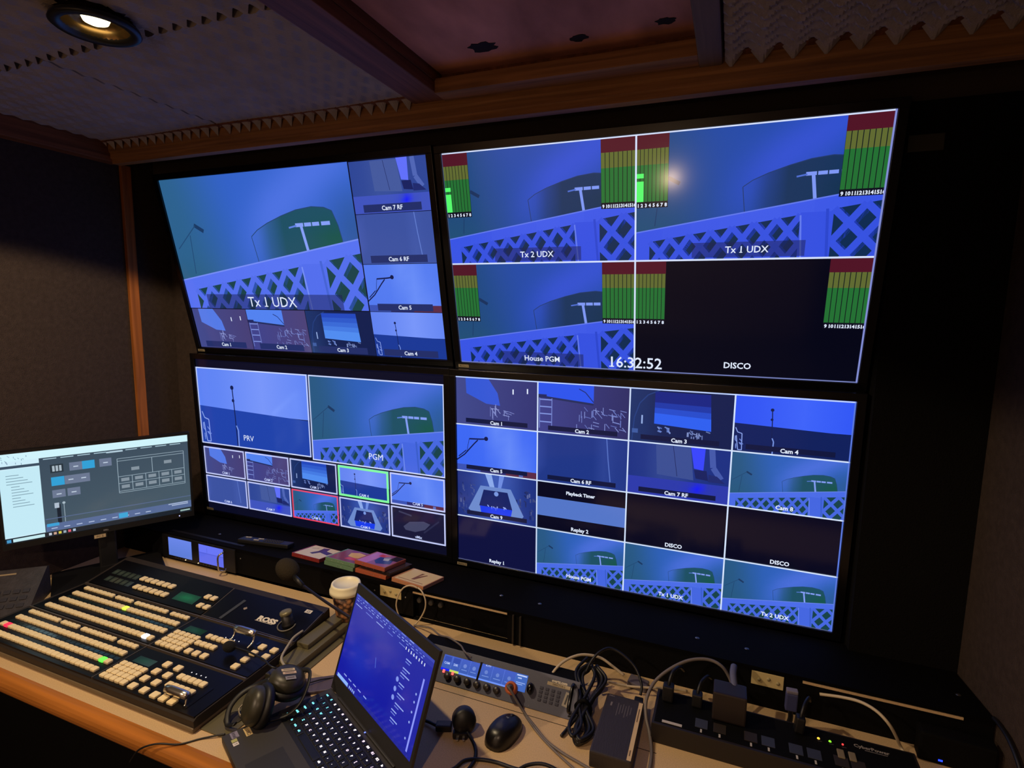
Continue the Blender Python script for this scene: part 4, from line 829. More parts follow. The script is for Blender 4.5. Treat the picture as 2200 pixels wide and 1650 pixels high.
# ------------------------------------------------------------------ intercom panel
t = empty('intercom_station', (-0.785, 1.222, 0.7515), 'grey rack intercom panel with lit blue displays and round knobs tilted on the desk', 'intercom panel', (R(-45), 0, 0))
m = MB(); m.box(0, 0.483, 0.0, 0.004, 0, 0.0885, bev=0.001); m.build('faceplate', M_grey, t)
m = MB(); bx = MB(); bx.box(0.022, 0.461, 0.004, 0.0045, 0.003, 0.085)
Mi = Euler((R(-45), 0, 0)).to_matrix().inverted().to_4x4()
m.prof([(0.008, 0.0), (0.066, 0.0575), (0.108, 0.0575), (0.116, 0.0)], 0.02, 0.463); m.v = [tuple(Mi @ Vector(v)) for v in m.v]; m.build('rear_housing', M_blk2, t)
BL = (74, 104, 200)
def evd(x0, x1, z0, z1, n, kind):
    cv = Canvas(x1 - x0, z1 - z0); q = cv.tile(0, 0, 1, 1); q.grad(0, 0, 1, 1, 4, 3, lambda u, v: mixc((70, 96, 196), (60, 92, 176), v))
    for i in range(1, n): q.rect(i / n - 0.004, 0, i / n + 0.004, 1, (112, 140, 236), True)
    q.rect(0, 0.90, 1, 1, (110, 146, 244))
    if kind == 0:
        for i in range(2): q.rect(i / n + 0.03, 0.08, (i + 1) / n - 0.03, 0.40, (52, 76, 170)); q.text(('CAM', 'DIR')[i], (i + .5) / n, 0.58, 0.14, (190, 208, 255), 0.02)
        q.rect(0, 0.86, 0.25, 1, (24, 40, 240)); q.rect(0.25, 0.86, 0.5, 1, (196, 220, 96))
        for i in (2, 3): q.disc((i + .5) / n, 0.42, 0.13, (110, 134, 210)); q.rect(i / n + .05, 0.66, (i + 1) / n - .05, 0.70, (120, 150, 220))
    else:
        q.text('PL PTY', 0.14, 0.10, 0.09, (200, 214, 255), 0.02)
        for i in range(3): q.disc((i + .5) / n, 0.45, 0.12, (104, 130, 206)); q.rect(i / n + .05, 0.68, (i + 1) / n - .05, 0.72, (120, 150, 220))
        q.rect(0.75, 0, 1, 1, (66, 104, 188)); q.rect(0.77, 0.06, 0.98, 0.14, (190, 206, 250)); q.rect(0.80, 0.22, 0.88, 0.30, (170, 190, 240)); q.rect(0.78, 0.50, 0.97, 0.54, (160, 184, 240)); q.rect(0.78, 0.60, 0.92, 0.64, (160, 184, 240))
    cv.build('display', M_scr, t, loc=(x0, -0.0006, z0))
evd(0.100, 0.208, 0.031, 0.070, 4, 0); evd(0.214, 0.346, 0.031, 0.0715, 4, 1)
m = MB(); m.box(0.208, 0.214, -0.0012, 0, 0.028, 0.074); m.build('display_divider', M_bez, t)
for i, x in enumerate((0.128, 0.157, 0.187, 0.215, 0.244, 0.272)):
    m = MB(); m.lathe([(0.0095, 0), (0.0085, 0.010), (0.0065, 0.0115), (0.0001, 0.0115)], 20, Matrix.Rotation(R(90), 4, 'X')); o = m.build('knob', mat('dark_rotary_knob', (46, 40, 38), 0.35), t, loc=(x, 0, 0.0185))
for x in (0.112, 0.139):
    m = MB(); m.box(-0.003, 0.003, -0.004, 0, -0.004, 0.004, bev=0.001); o = m.build('talk_light', mat('lit_red_talk_light', (255, 80, 80), 0.4, emit=(255, 96, 90), es=1.6), t, loc=(x, 0, 0.0285)); o['label'] = 'lit red talk light'
m = MB(); m.lathe([(0.0105, 0), (0.0095, 0.014), (0.0075, 0.017), (0.0001, 0.017)], 24, Matrix.Diagonal((0.85, 1, 1.35, 1)) @ Matrix.Rotation(R(90), 4, 'X')); o = m.build('volume_knob', M_bez, t, loc=(0.360, 0, 0.043)); o['label'] = 'large glossy black knob'
for i in range(4):
    for j in range(4):
        m = MB(); m.box(-0.0045, 0.0045, -0.002, 0, -0.0034, 0.0034, bev=0.0008); m.build('key', mat('navy_key', (40, 42, 66), 0.5), t, loc=(0.387 + 0.0155 * i, 0, 0.025 + 0.0092 * j))
cv = Canvas(0.062, 0.016); q = cv.tile(0, 0, 1, 1); q.rect(0, 0.5, 1, 1, (176, 160, 130)); q.rect(0, 0, 1, 0.5, (70, 72, 88)); q.text('evertz.com', 0.5, 0.42, 0.40, (214, 204, 180), 0.04); q.text('DIRECTOR 2', 0.5, 0.88, 0.26, (90, 76, 56), 0.03); o = cv.build('maker_label', M_prt, t, loc=(0.399, -0.0006, 0.0635)); o['label'] = 'cream and grey name label'
cv = Canvas(0.014, 0.033); q = cv.tile(0, 0, 1, 1); q.rect(0, 0, 1, 1, (170, 162, 150)); q.rect(0.35, 0.15, 0.65, 0.85, (60, 60, 64)); cv.build('barcode_sticker', M_prt, t, loc=(0.446, -0.0006, 0.026), rot=(0, R(10), 0))
m = MB(); m.tube([(0, 0, 0.062), (0, -0.02, 0.060), (0, -0.026, 0.045), (0, -0.026, 0.018), (0, -0.02, 0.003), (0, 0, 0.001)], 0.0050, 10); m.build('handle', M_bez, t, loc=(0.470, 0, 0.014))
m = MB(); m.box(-0.006, 0.006, -0.0006, 0, -0.002, 0.002); m.build('rack_slot', M_dark, t, loc=(0.473, 0, 0.0075))
m = MB(); m.box(-0.006, 0.006, -0.0006, 0, -0.002, 0.002); m.build('rack_slot', M_dark, t, loc=(0.012, 0, 0.0075))
for x in (0.128, 0.157, 0.187, 0.215, 0.244, 0.272, 0.360):
    m = MB(); m.lathe([(0.0011, 0), (0.0001, 0.0006)], 8, Matrix.Rotation(R(90), 4, 'X')); m.build('marker_dot', mat('white_ink', (210, 200, 190), 0.5), t, loc=(x + .004, 0, 0.0045))

# headset lead plugged in the panel
def world_tube(name, pts, r, mt, label=None, cat=None, parent=None, n=10):
    m = MB(); m.tube(pts, r, n); o = m.build(name, mt, parent)
    if label: tag(o, label, cat)
    return o
e = empty('headset_lead', (-0.459, 1.205, 0.7504), 'grey headset lead with an orange ringed plug in the intercom panel', 'cable')
def T(e, pts): l = e.location; return [(p[0] - l[0], p[1] - l[1], p[2] - l[2]) for p in pts]
m = MB(); Mx = Matrix.Translation((-0.470 + 0.459, 1.235 - 1.205, 0.782 - 0.7504)) @ Euler((R(48), R(6), 0)).to_matrix().to_4x4(); m.lathe([(0.013, -0.006), (0.0155, 0.000), (0.0155, 0.020), (0.0125, 0.0235), (0.0085, 0.023), (0.0085, 0.014)], 28, Mx, cap=False); m.build('plug_ring', mat('orange_plug_ring', (206, 106, 64), 0.45), e)
m = MB(); m.lathe([(0.0085, 0.0), (0.0085, 0.020), (0.006, 0.035), (0.004, 0.045)], 20, Mx); m.build('plug', mat('grey_plug', (92, 86, 84), 0.4), e)
m = MB(); m.tube(T(e, [(-0.472, 1.203, 0.812), (-0.459, 1.196, 0.806), (-0.440, 1.192, 0.785), (-0.418, 1.186, 0.765), (-0.383, 1.165, 0.755), (-0.342, 1.133, 0.754), (-0.298, 1.113, 0.754), (-0.254, 1.100, 0.754), (-0.20, 1.085, 0.754)]), 0.0030); m.build('lead', M_gcab, e)
m = MB(); m.tube(T(e, [(-0.418, 1.186, 0.761), (-0.372, 1.150, 0.7545), (-0.325, 1.117, 0.754), (-0.262, 1.080, 0.754), (-0.22, 1.060, 0.754)]), 0.0026); m.build('lead', M_gcab, e)

# ------------------------------------------------------------------ gooseneck microphone
t = empty('gooseneck_microphone', (-0.775, 1.262, 0.7515), 'gooseneck microphone with dark foam windscreen leaning over the switcher', 'microphone')
m = MB(); m.tube([(0.0, 0.010, 0.055), (-0.03, -0.01, 0.078), (-0.10, -0.045, 0.101), (-0.20, -0.035, 0.118), (-0.32, -0.005, 0.130), (-0.42, 0.022, 0.143)], 0.0042, 10); m.build('gooseneck', mat('dark_blue_black_metal', (40, 38, 50), 0.35, 0.5), t)
m = MB(); m.tube([(-0.415, 0.020, 0.142), (-0.47, 0.036, 0.160)], 0.0075, 14, smooth_path=False); m.build('capsule', M_blk, t)
m = MB(); m.ball((-0.498, 0.045, 0.168), 0.034, 28, (1.25, 1.0, 0.92), M=Euler((0, R(22), R(-12))).to_matrix().to_4x4()); m.build('windscreen', mat('dark_foam_windscreen', (52, 46, 36), 0.95, spec=0.1, bump=0.8, bscale=400), t)
m = MB(); m.lathe([(0.012, 0.0), (0.012, 0.050), (0.007, 0.062)], 20, Matrix.Translation((0.0, 0.012, 0.0005))); m.build('base_socket', M_blk, t)

# ------------------------------------------------------------------ coffee cup
t = empty('coffee_cup', (-1.082, 1.352, 0.7502), 'paper coffee cup with white lid and brown bean print behind the laptop', 'cup')
cupm = bpy.data.materials.new('brown_bean_print'); cupm.use_nodes = True; nt = cupm.node_tree; b = nt.nodes['Principled BSDF']; b.inputs['Roughness'].default_value = 0.45
tc = nt.nodes.new('ShaderNodeTexCoord'); vo = nt.nodes.new('ShaderNodeTexVoronoi'); vo.inputs['Scale'].default_value = 75; r = nt.nodes.new('ShaderNodeValToRGB')
r.color_ramp.elements[0].color = L3((176, 122, 78)); r.color_ramp.elements[1].color = L3((50, 30, 22)); r.color_ramp.elements[0].position = 0.25; r.color_ramp.elements[1].position = 0.7
nt.links.new(tc.outputs['Object'], vo.inputs['Vector']); nt.links.new(vo.outputs['Distance'], r.inputs[0]); nt.links.new(r.outputs[0], b.inputs['Base Color'])
m = MB(); m.lathe([(0.027, 0.0), (0.028, 0.001), (0.0445, 0.122)], 40); m.build('cup_body', cupm, t)
m = MB(); m.lathe([(0.0455, 0.112), (0.0505, 0.114), (0.0505, 0.124), (0.0480, 0.127), (0.0455, 0.138), (0.0440, 0.143), (0.0375, 0.143), (0.0365, 0.138), (0.0001, 0.138)], 44, cap=False); m.build('lid', mat('ivory_plastic_lid', (240, 232, 196), 0.4), t)

# ------------------------------------------------------------------ laptop
LW, LD, LH = 0.385, 0.262, 0.273
t = empty('laptop', (-0.912, 1.072, 0.7504), 'open black laptop with backlit keyboard and blue screen at the desk front', 'laptop', (0, 0, R(-27.5)))
M_lap = mat('charcoal_laptop_shell', (34, 33, 33), 0.5, bump=0.08, bscale=600); M_deck = mat('dark_grey_palmrest', (48, 46, 45), 0.55)
m = MB(); m.box(0, LW, -LD, 0.0, 0.002, 0.0195, bev=0.003); base = m.build('base', M_deck, t)
m = MB(); m.box(0.05, LW - 0.05, -0.006, 0.008, 0.010, 0.0245, bev=0.003); m.build('hinge', M_lap, t)
m = MB(); m.box(0.016, LW - 0.016, -0.140, -0.014, 0.0192, 0.0198); m.build('keyboard_well', M_blk, base)
m = MB(); m.box(0.12, 0.25, -0.245, -0.165, 0.0193, 0.0199, bev=0.0002); m.build('touchpad', M_lap, base)
rows = ['`1234567890-=', 'QWERTYUIOP[]', 'ASDFGHJKL;', 'ZXCVBNM,./']
M_key = mat('black_keycap', (10, 10, 12), 0.4)
def gl(c, s): n = 'key_glow_%d' % s; return mat(n, c, 0.5, emit=c, es=1.5)
gc = [gl((110, 205, 214), 1), gl((226, 204, 226), 2), gl((228, 222, 226), 3)]
def key(x, y, w, st, d=0.0165):
    vs_, fs_ = btn_mesh(w, d, 0.0018, 0.002); m = MB(); m.add(vs_, fs_, 0)
    if st:
        gv, gf, wd, _w = text_geo(st, 0.05); k = 0.0072
        m.add([((a) * k - wd * k / 2 - w * 0.12, bb * k - 0.0010, 0.00195) for a, bb in gv], [f[::-1] for f in gf] if False else gf, 1)
    ci = gc[0] if x < 0.085 + 0.02 * math.sin(y * 90) else (gc[1] if (int(x * 80)) % 3 == 0 else gc[2])
    m.build('key', [M_key, ci], base, loc=(x, y, 0.0196))
kp = 0.0212
for i in range(16): key(0.027 + 0.0222 * i, -0.0215, 0.0195, ('esc', 'f1', 'f2', 'f3', 'f4', 'f5', 'f6', 'f7', 'f8', 'f9', 'f10', 'f11', 'f12', 'in', 'del', 'pw')[i], 0.010)
for r_, (st, x0) in enumerate(zip(rows, (0.027, 0.052, 0.057, 0.067))):
    y = -0.0405 - 0.0202 * r_
    if r_: key(0.031 + 0.002 * r_, y, 0.026 + 0.004 * r_, ('', 'tab', 'caps', 'shift')[r_])
    n = 0
    for c in st: key(x0 + kp * n + (0.006 if r_ else 0), y, 0.0190, c); n += 1
    xe = x0 + kp * n + (0.006 if r_ else 0); wl = LW - 0.105 - xe
    if wl > 0.01: key(xe + wl / 2 - 0.008, y, wl, ('bksp', '\\', 'enter', 'shift')[r_])
    for k in range(3 if r_ in (0,) else 3): key(LW - 0.084 + kp * k * 0.95 + 0.004, y, 0.0190, (('/', '*', '-'), '789', '456', '123')[r_][k])
y = -0.0405 - 0.0202 * 4
for x, w_, st in ((0.030, 0.024, 'ctrl'), (0.055, 0.020, 'fn'), (0.078, 0.020, 'win'), (0.101, 0.020, 'alt'), (0.160, 0.092, ''), (0.219, 0.020, 'alt'), (0.242, 0.020, 'ctrl'), (0.266, 0.018, '<'), (0.287, 0.018, 'v'), (0.308, 0.018, '>'), (0.334, 0.019, '0'), (0.356, 0.019, '.')): key(x, y, w_, st)
m = MB(); m.lathe([(0.0022, 0), (0.0001, 0.001)], 10, Matrix.Translation((0.205, -0.007, 0.0247)), cap=False); m.build('power_light', mat('blue_led', (60, 80, 255), 0.4, emit=(90, 110, 255), es=3.0), t)
for (x, y, w_, h_, c, st, rz) in ((0.008, -0.218, 0.030, 0.014, (206, 182, 130), 'I USE2', 0), (0.004, -0.246, 0.022, 0.016, (134, 128, 150), 'intel', 0), (0.028, -0.249, 0.010, 0.012, (176, 178, 110), '', 0), (0.040, -0.249, 0.011, 0.012, (220, 214, 210), '7', 0)):
    cv = Canvas(w_, h_); q = cv.tile(0, 0, 1, 1); q.rect(0, 0, 1, 1, c)
    if st: q.text(st, 0.5, 0.75, 0.5, (40, 36, 44), 0.02)
    cv.build('sticker', M_prt, base, loc=(x, y, 0.0197), flat=True)
# lid leaning back 17.5 degrees
lid = bpy.data.objects.new('lid', None)
m = MB(); m.box(0, LW, 0.001, 0.0075, 0, LH, bev=0.002)
for q in ((0, LW, -0.0012, 0.002, 0.0, 0.0355), (0, LW, -0.0012, 0.002, LH - 0.024, LH), (0, 0.0045, -0.0012, 0.002, 0.0355, LH - 0.024), (LW - 0.0085, LW, -0.0012, 0.002, 0.0355, LH - 0.024)): m.box(*q)
lid = m.build('lid', M_lap, t, loc=(0, 0, 0.021), rot=(R(-17.5), 0, 0))
cv = Canvas(LW - 0.013, LH - 0.0595); q = cv.tile(0, 0, 1, 1)
def lb(u, v):
    c = mixc((42, 50, 160), (18, 24, 158), sstep(0, 0.9, v)); c = mixc(c, (30, 60, 190), 0.5 * math.exp(-((u - .22) / .2) ** 2 - ((v - .62) / .2) ** 2))
    c = mixc(c, (54, 60, 168), 0.5 * math.exp(-((u - 0.3 - v * .2) / 0.3) ** 2) * sstep(0.5, 0, v)); return mixc(c, (36, 40, 160), 0.6 * sstep(0.66, 0.72, u))
q.grad(0, 0, 1, 1, 14, 9, lb); q.rect(0, 0, 1, 0.035, (62, 74, 176)); q.rect(0, 0.035, 1, 0.085, (48, 56, 164)); LT = (150, 170, 240)

rr = random.Random(31)
for v_, n_ in ((0.012, 9), (0.045, 22), (0.070, 16), (0.115, 6)):
    for i in range(n_): u_ = 0.02 + 0.9 * i / n_; q.rect(u_, v_, u_ + rr.uniform(0.3, 0.75) * 0.9 / n_, v_ + 0.009, mixc((90, 106, 210), LT, rr.random()), True)
    cv.k += 1
for i in range(8): q.rect(0.70 + 0.03 * i, 0.10, 0.708 + 0.03 * i, 0.13, WHITE, True)
for j, (u, v) in enumerate(((0.73, 0.20), (0.72, 0.30), (0.71, 0.36), (0.72, 0.46), (0.73, 0.56), (0.73, 0.66), (0.71, 0.74), (0.72, 0.82))): q.rect(u, v, u + 0.06 + 0.02 * (j % 3), v + 0.012, LT); q.rect(u, v + 0.03, u + 0.05, v + 0.04, (110, 130, 220))
for v in (0.44, 0.54, 0.63): q.disc(0.695, v + 0.01, 0.026, (130, 150, 236))
q.rect(0.935, 0.235, 0.950, 0.96, (140, 150, 250))
for v in (0.42, 0.50, 0.6, 0.7, 0.86): q.disc(0.905, v, 0.012, LT)
q.rect(0.0, 0.955, 1, 1, (30, 36, 150)); q.rect(0.02, 0.955, 0.18, 0.995, (140, 180, 250)); 
for i in range(4): q.rect(0.20 + 0.022 * i, 0.96, 0.212 + 0.022 * i, 0.99, (150, 180, 250), True)
for i, u in enumerate((0.10, 0.17, 0.24, 0.31, 0.39)): q.rect(u, 0.90, u + 0.04, 0.912, LT)
q.line((0.42, 0.45), (0.44, 0.55), 0.008, (90, 120, 220))
cv.build('screen', M_scr, lid, loc=(0.0045, 0.0008, 0.0355))

# ------------------------------------------------------------------ mouse
t = empty('computer_mouse', (-0.442, 1.115, 0.7502), 'black wireless mouse between the laptop and the intercom panel', 'mouse', (0, 0, R(-14)))
vs = []; fs = []; NA, NB = 28, 9
for j in range(NB + 1):
    ph = PI / 2 * j / NB
    for i in range(NA):
        a = 2 * PI * i / NA; c, s_ = math.cos(a), math.sin(a)
        w_ = 0.033 * (1 - 0.10 * s_ + 0.08 * s_ * s_) * (abs(c) ** 0.85 * (1 if c > 0 else -1)); l_ = 0.056 * (abs(s_) ** 0.9 * (1 if s_ > 0 else -1))
        k = math.cos(ph) ** 0.55 if j < NB else 0.02
        vs.append((w_ * k, l_ * k, 0.040 * math.sin(ph) ** 0.9 * (1 - 0.22 * max(0, s_) * k) + 0.0))
for j in range(NB):
    for i in range(NA): fs.append((j * NA + i, j * NA + (i + 1) % NA, (j + 1) * NA + (i + 1) % NA, (j + 1) * NA + i))
fs.append(tuple(NB * NA + i for i in range(NA))); fs.append(tuple(range(NA))[::-1])
m = MB(); m.add(vs, fs, 0, True); m.build('shell', mat('soft_black_mouse', (20, 18, 18), 0.33), t)
m = MB(); m.lathe([(0.0085, -0.003), (0.009, 0), (0.0085, 0.003)], 18, Matrix.Translation((0, 0.030, 0.0270)) @ Matrix.Rotation(R(90), 4, 'Y')); m.build('scroll_wheel', mat('wheel_rubber', (44, 42, 42), 0.5), t)
cv = Canvas(0.010, 0.004); cv.tile(0, 0, 1, 1).text('logi', 0.5, 0.9, 0.9, (150, 150, 150), 0.02); cv.build('logo', M_prt, t, loc=(-0.005, 0.010, 0.0400), flat=True)

# ------------------------------------------------------------------ power plug and its cord, other loose cables
t = empty('power_plug', (-0.540, 1.085, 0.7502), 'chunky black power plug lying behind the laptop lid', 'plug', (0, 0, R(20))); t.scale = (1.2, 1.2, 1.2)
m = MB(); m.lathe([(0.020, 0), (0.0235, 0.004), (0.0235, 0.026), (0.019, 0.032), (0.0001, 0.033)], 26, Matrix.Translation((0.004, 0.004, 0.024)) @ Euler((R(68), 0, R(12))).to_matrix().to_4x4() @ Matrix.Translation((0, 0, -0.016))); m.build('plug_body', M_blk, t)
m = MB(); m.box(-0.016, 0.014, -0.022, -0.006, 0.0005, 0.015, bev=0.004); m.build('plug_foot', M_blk, t)
for dx in (-0.008, 0.004):
    m = MB(); m.box(dx, dx + 0.0045, -0.030, -0.016, 0.006, 0.0085); m.build('pin', M_chrome, t)
m = MB(); m.box(-0.052, -0.020, -0.006, 0.012, 0.003, 0.016, bev=0.003); m.build('inline_connector', M_blk, t)
m = MB(); m.tube([(-0.05, 0.003, 0.010), (-0.075, 0.02, 0.006), (-0.12, 0.035, 0.004)], 0.0032); m.build('lead', M_blk, t)
world_tube('black_mains_cord', [(-0.528, 1.078, 0.768), (-0.500, 1.062, 0.757), (-0.481, 1.038, 0.7545), (-0.474, 1.008, 0.7545), (-0.480, 0.975, 0.7545), (-0.50, 0.93, 0.7545)], 0.0040, M_blk, 'black cord curling from the plug to the desk front', 'cable')
world_tube('black_mains_cord', [(-0.56, 0.93, 0.7545), (-0.510, 0.972, 0.7545), (-0.491, 1.000, 0.761), (-0.468, 1.022, 0.7545), (-0.431, 1.030, 0.7545), (-0.384, 1.030, 0.7545), (-0.334, 1.034, 0.7545), (-0.27, 1.020, 0.7545)], 0.0042, M_blk, 'black cord waving along the bottom edge below the mouse', 'cable')
world_tube('black_mains_cord', [(-0.42, 0.97, 0.7545), (-0.384, 1.014, 0.7545), (-0.357, 1.045, 0.760), (-0.318, 1.058, 0.7625), (-0.264, 1.050, 0.7545), (-0.22, 1.02, 0.7545)], 0.0038, M_blk, 'thinner black cord crossing the others below the mouse', 'cable')
world_tube('white_cable', [(-0.882, 1.452, 0.868), (-0.905, 1.448, 0.874), (-0.930, 1.442, 0.862), (-0.948, 1.440, 0.830), (-0.955, 1.440, 0.800), (-0.948, 1.440, 0.772), (-0.935, 1.436, 0.7545)], 0.0024, M_white, 'pale cable hanging in a left curve from below the lone disc case', 'cable')
world_tube('white_cable', [(-0.880, 1.452, 0.869), (-0.862, 1.446, 0.862), (-0.848, 1.442, 0.840), (-0.848, 1.440, 0.812), (-0.862, 1.438, 0.780), (-0.878, 1.430, 0.757), (-0.885, 1.40, 0.7535)], 0.0024, M_white, 'pale cable hanging in a right curve from below the lone disc case', 'cable')
world_tube('grey_cable', [(-0.880, 1.425, 0.756), (-0.850, 1.420, 0.762), (-0.805, 1.400, 0.778), (-0.751, 1.360, 0.7905), (-0.699, 1.320, 0.818), (-0.655, 1.305, 0.815), (-0.625, 1.270, 0.825), (-0.600, 1.262, 0.818)], 0.0026, M_gcab, 'grey cable running from the riser onto the intercom panel', 'cable')
world_tube('white_cable', [(-0.384, 1.298, 0.803), (-0.378, 1.310, 0.812), (-0.366, 1.330, 0.822), (-0.346, 1.355, 0.828), (-0.318, 1.380, 0.828), (-0.277, 1.400, 0.817), (-0.240, 1.402, 0.798), (-0.212, 1.402, 0.782)], 0.0036, M_white, 'cream cable arching from the intercom panel to the small grey adapter', 'cable')
world_tube('white_cable', [(-0.300, 1.362, 0.7545), (-0.284, 1.370, 0.772), (-0.244, 1.370, 0.774), (-0.196, 1.376, 0.772), (-0.138, 1.392, 0.773), (-0.093, 1.420, 0.764), (-0.05, 1.44, 0.756)], 0.0030, M_white, 'cream cable sagging along the desk back under the grey adapter', 'cable')
world_tube('black_cable', [(-0.30, 1.325, 0.815), (-0.287, 1.340, 0.845), (-0.270, 1.360, 0.861), (-0.247, 1.380, 0.864), (-0.212, 1.380, 0.853), (-0.178, 1.370, 0.832), (-0.158, 1.345, 0.808), (-0.157, 1.328, 0.790)], 0.0034, M_blk, 'thin black cable arching from the bundle to the power brick', 'cable')
world_tube('grey_cable', [(0.066, 1.405, 0.800), (0.051, 1.420, 0.833), (0.029, 1.420, 0.862), (-0.005, 1.420, 0.871), (-0.049, 1.402, 0.868), (-0.092, 1.370, 0.853), (-0.125, 1.335, 0.831), (-0.138, 1.292, 0.810), (-0.134, 1.265, 0.785), (-0.122, 1.240, 0.764), (-0.112, 1.205, 0.7545), (-0.108, 1.163, 0.7545), (-0.110, 1.12, 0.7545), (-0.12, 1.07, 0.7545)], 0.0040, M_gcab, 'thick grey cable looping from the big adapter down beside the power brick', 'cable')
world_tube('white_cable', [(0.258, 1.452, 0.828), (0.304, 1.440, 0.841), (0.338, 1.422, 0.851), (0.366, 1.402, 0.850), (0.388, 1.388, 0.835), (0.408, 1.400, 0.800), (0.424, 1.422, 0.765), (0.434, 1.405, 0.7545), (0.449, 1.371, 0.7545), (0.46, 1.32, 0.7545)], 0.0036, M_white, 'cream cable curving over the right end of the power strip', 'cable')
world_tube('black_cable', [(0.602, 1.462, 0.862), (0.602, 1.430, 0.866), (0.601, 1.384, 0.866), (0.600, 1.335, 0.850), (0.600, 1.300, 0.815), (0.595, 1.285, 0.7545)], 0.0045, M_blk, 'black cable drooping down the right wall', 'cable')
# coiled black bundle
t = empty('coiled_mains_lead', (-0.285, 1.245, 0.7502), 'bundle of coiled black mains lead standing beside the intercom panel', 'cable bundle')
rr = random.Random(5)
for k in range(7):
    a = 0.020 + 0.006 * (k % 3); z0 = 0.006 + 0.003 * k; dx = rr.uniform(-0.010, 0.010)
    pts = [(dx - 0.012, 0.10 + 0.004 * k, 0.055 + z0), (dx - a - 0.010, 0.075, 0.040 + z0), (dx - 0.004, 0.020, 0.022 + z0), (dx + 0.004, -0.015, 0.012 + z0), (dx + a, -0.060, 0.004 + z0), (dx + 0.010, -0.098, z0), (dx - 0.006, -0.070, 0.004 + z0), (dx + 0.002, -0.015, 0.014 + z0), (dx + 0.012, 0.022, 0.024 + z0), (dx + a, 0.075, 0.042 + z0), (dx, 0.105, 0.055 + z0)]
    m = MB(); m.tube([(p[0], p[1], max(0.0045, p[2])) for p in pts], 0.0042, 8); m.build('loop', M_blk, t)
m = MB(); m.tube([(-0.013, 0.002, 0.008), (-0.016, -0.002, 0.03), (0.004, -0.004, 0.050), (0.018, 0.0, 0.030), (0.016, 0.002, 0.006)], 0.0055, 8); m.build('tie_strap', M_blk2, t)
m = MB(); m.tube([(-0.004, -0.02, 0.02), (-0.022, -0.06, 0.008), (-0.030, -0.085, 0.0045)], 0.0040, 8); m.build('loose_end', M_blk, t)
m = MB(); m.box(-0.026, 0.026, -0.017, 0.017, 0.0, 0.018, bev=0.003); o = m.build('network_adapter', mat('grey_mauve_plastic', (96, 90, 100), 0.5), loc=(-0.178, 1.398, 0.7750), rot=(R(4), R(5), R(-8))); tag(o, 'small grey network adapter held up among the cables at the desk back', 'adapter')
o.location = (-0.176, 1.415, 0.7505)
# power brick
t = empty('power_brick', (-0.190, 1.205, 0.7502), 'flat black brushed power brick with a long cream sticker along its side', 'power supply', (0, 0, R(0.5)))
m = MB(); m.box(-0.046, 0.046, -0.102, 0.102, 0.0, 0.0395, bev=0.004); m.build('case', mat('brushed_charcoal_case', (50, 44, 42), 0.5, bump=0.25, bscale=120, stretch=(6, 0.4, 1)), t)
cv = Canvas(0.0095, 0.192); q = cv.tile(0, 0, 1, 1); q.rect(0, 0, 1, 1, (214, 186, 140)); q.rect(0.3, 0.12, 0.6, 0.36, (120, 96, 64)); q.rect(0.3, 0.84, 0.6, 0.93, (120, 96, 64)); cv.build('sticker', M_prt, t, loc=(0.0350, -0.098, 0.0397), flat=True)
cv = Canvas(0.070, 0.10); q = cv.tile(0, 0, 1, 1); g_ = (92, 86, 84)
q.text('DELL', 0.14, 0.08, 0.045, (120, 112, 110), 0.02)
for i in range(6): q.rect(0.42 + 0.09 * i, 0.26 + 0.05 * (i % 2), 0.45 + 0.09 * i, 0.72 - 0.07 * (i % 3), g_, True)
q.rect(0.16, 0.28, 0.22, 0.42, (120, 112, 108)); cv.build('rating_print', M_prt, t, loc=(-0.042, 0.0, 0.0397), flat=True)
m = MB(); m.box(0.020, 0.042, 0.098, 0.125, 0.010, 0.034, bev=0.003); m.build('socket_plug', M_blk, t)
# power strip
t = empty('rack_power_strip', (0.15, 1.298, 0.7502), 'long black rack power strip with three small status lights at the desk back', 'power strip')
m = MB(); m.box(-0.268, 0.283, -0.067, 0.062, 0.0, 0.0495, bev=0.002); m.build('case', mat('brown_black_case', (30, 25, 24), 0.5), t)
m = MB(); m.box(-0.262, 0.277, -0.060, 0.056, 0.0490, 0.0505); m.build('top_panel', M_blk2, t)
for i, x in enumerate((-0.158, -0.118, -0.052, -0.016, 0.040, 0.076, 0.128, 0.160)):
    m = MB(); m.box(x - 0.014, x + 0.014, -0.048 + 0.004, -0.048 + 0.034, 0.0503, 0.0520, bev=0.001); o = m.build('outlet', mat('slate_outlet', (52, 56, 70), 0.5) if i in (0, 3, 4, 5) else M_conf, t)
    m = MB(); m.box(x - 0.002, x + 0.002, -0.0575, -0.047, 0.0504, 0.0510); m.build('marking', mat('white_print', (190, 184, 176), 0.5), t)
m = MB(); m.box(-0.245, -0.200, -0.058, -0.050, 0.0504, 0.0512); m.build('marking', mat('white_print', (190, 184, 176), 0.5), t)
for x, c, s_ in ((0.091, (255, 190, 60), 'amber'), (0.114, (120, 220, 40), 'green'), (0.139, (255, 60, 60), 'red')):
    m = MB(); m.lathe([(0.0032 if s_ != 'red' else 0.002, 0), (0.002, 0.002), (0.0001, 0.0025)], 14, Matrix.Translation((x, 0.027, 0.0503)), cap=False); o = m.build('status_light', mat('led_' + s_, c, 0.4, emit=c, es=1.6), t); o['label'] = 'lit %s status light' % s_
    cv = Canvas(0.014, 0.003); cv.tile(0, 0, 1, 1).text('power', 0.5, 0.9, 0.8, (120, 116, 112), 0.0); cv.build('caption', M_prt, t, loc=(x - 0.005, 0.018, 0.0506), flat=True)
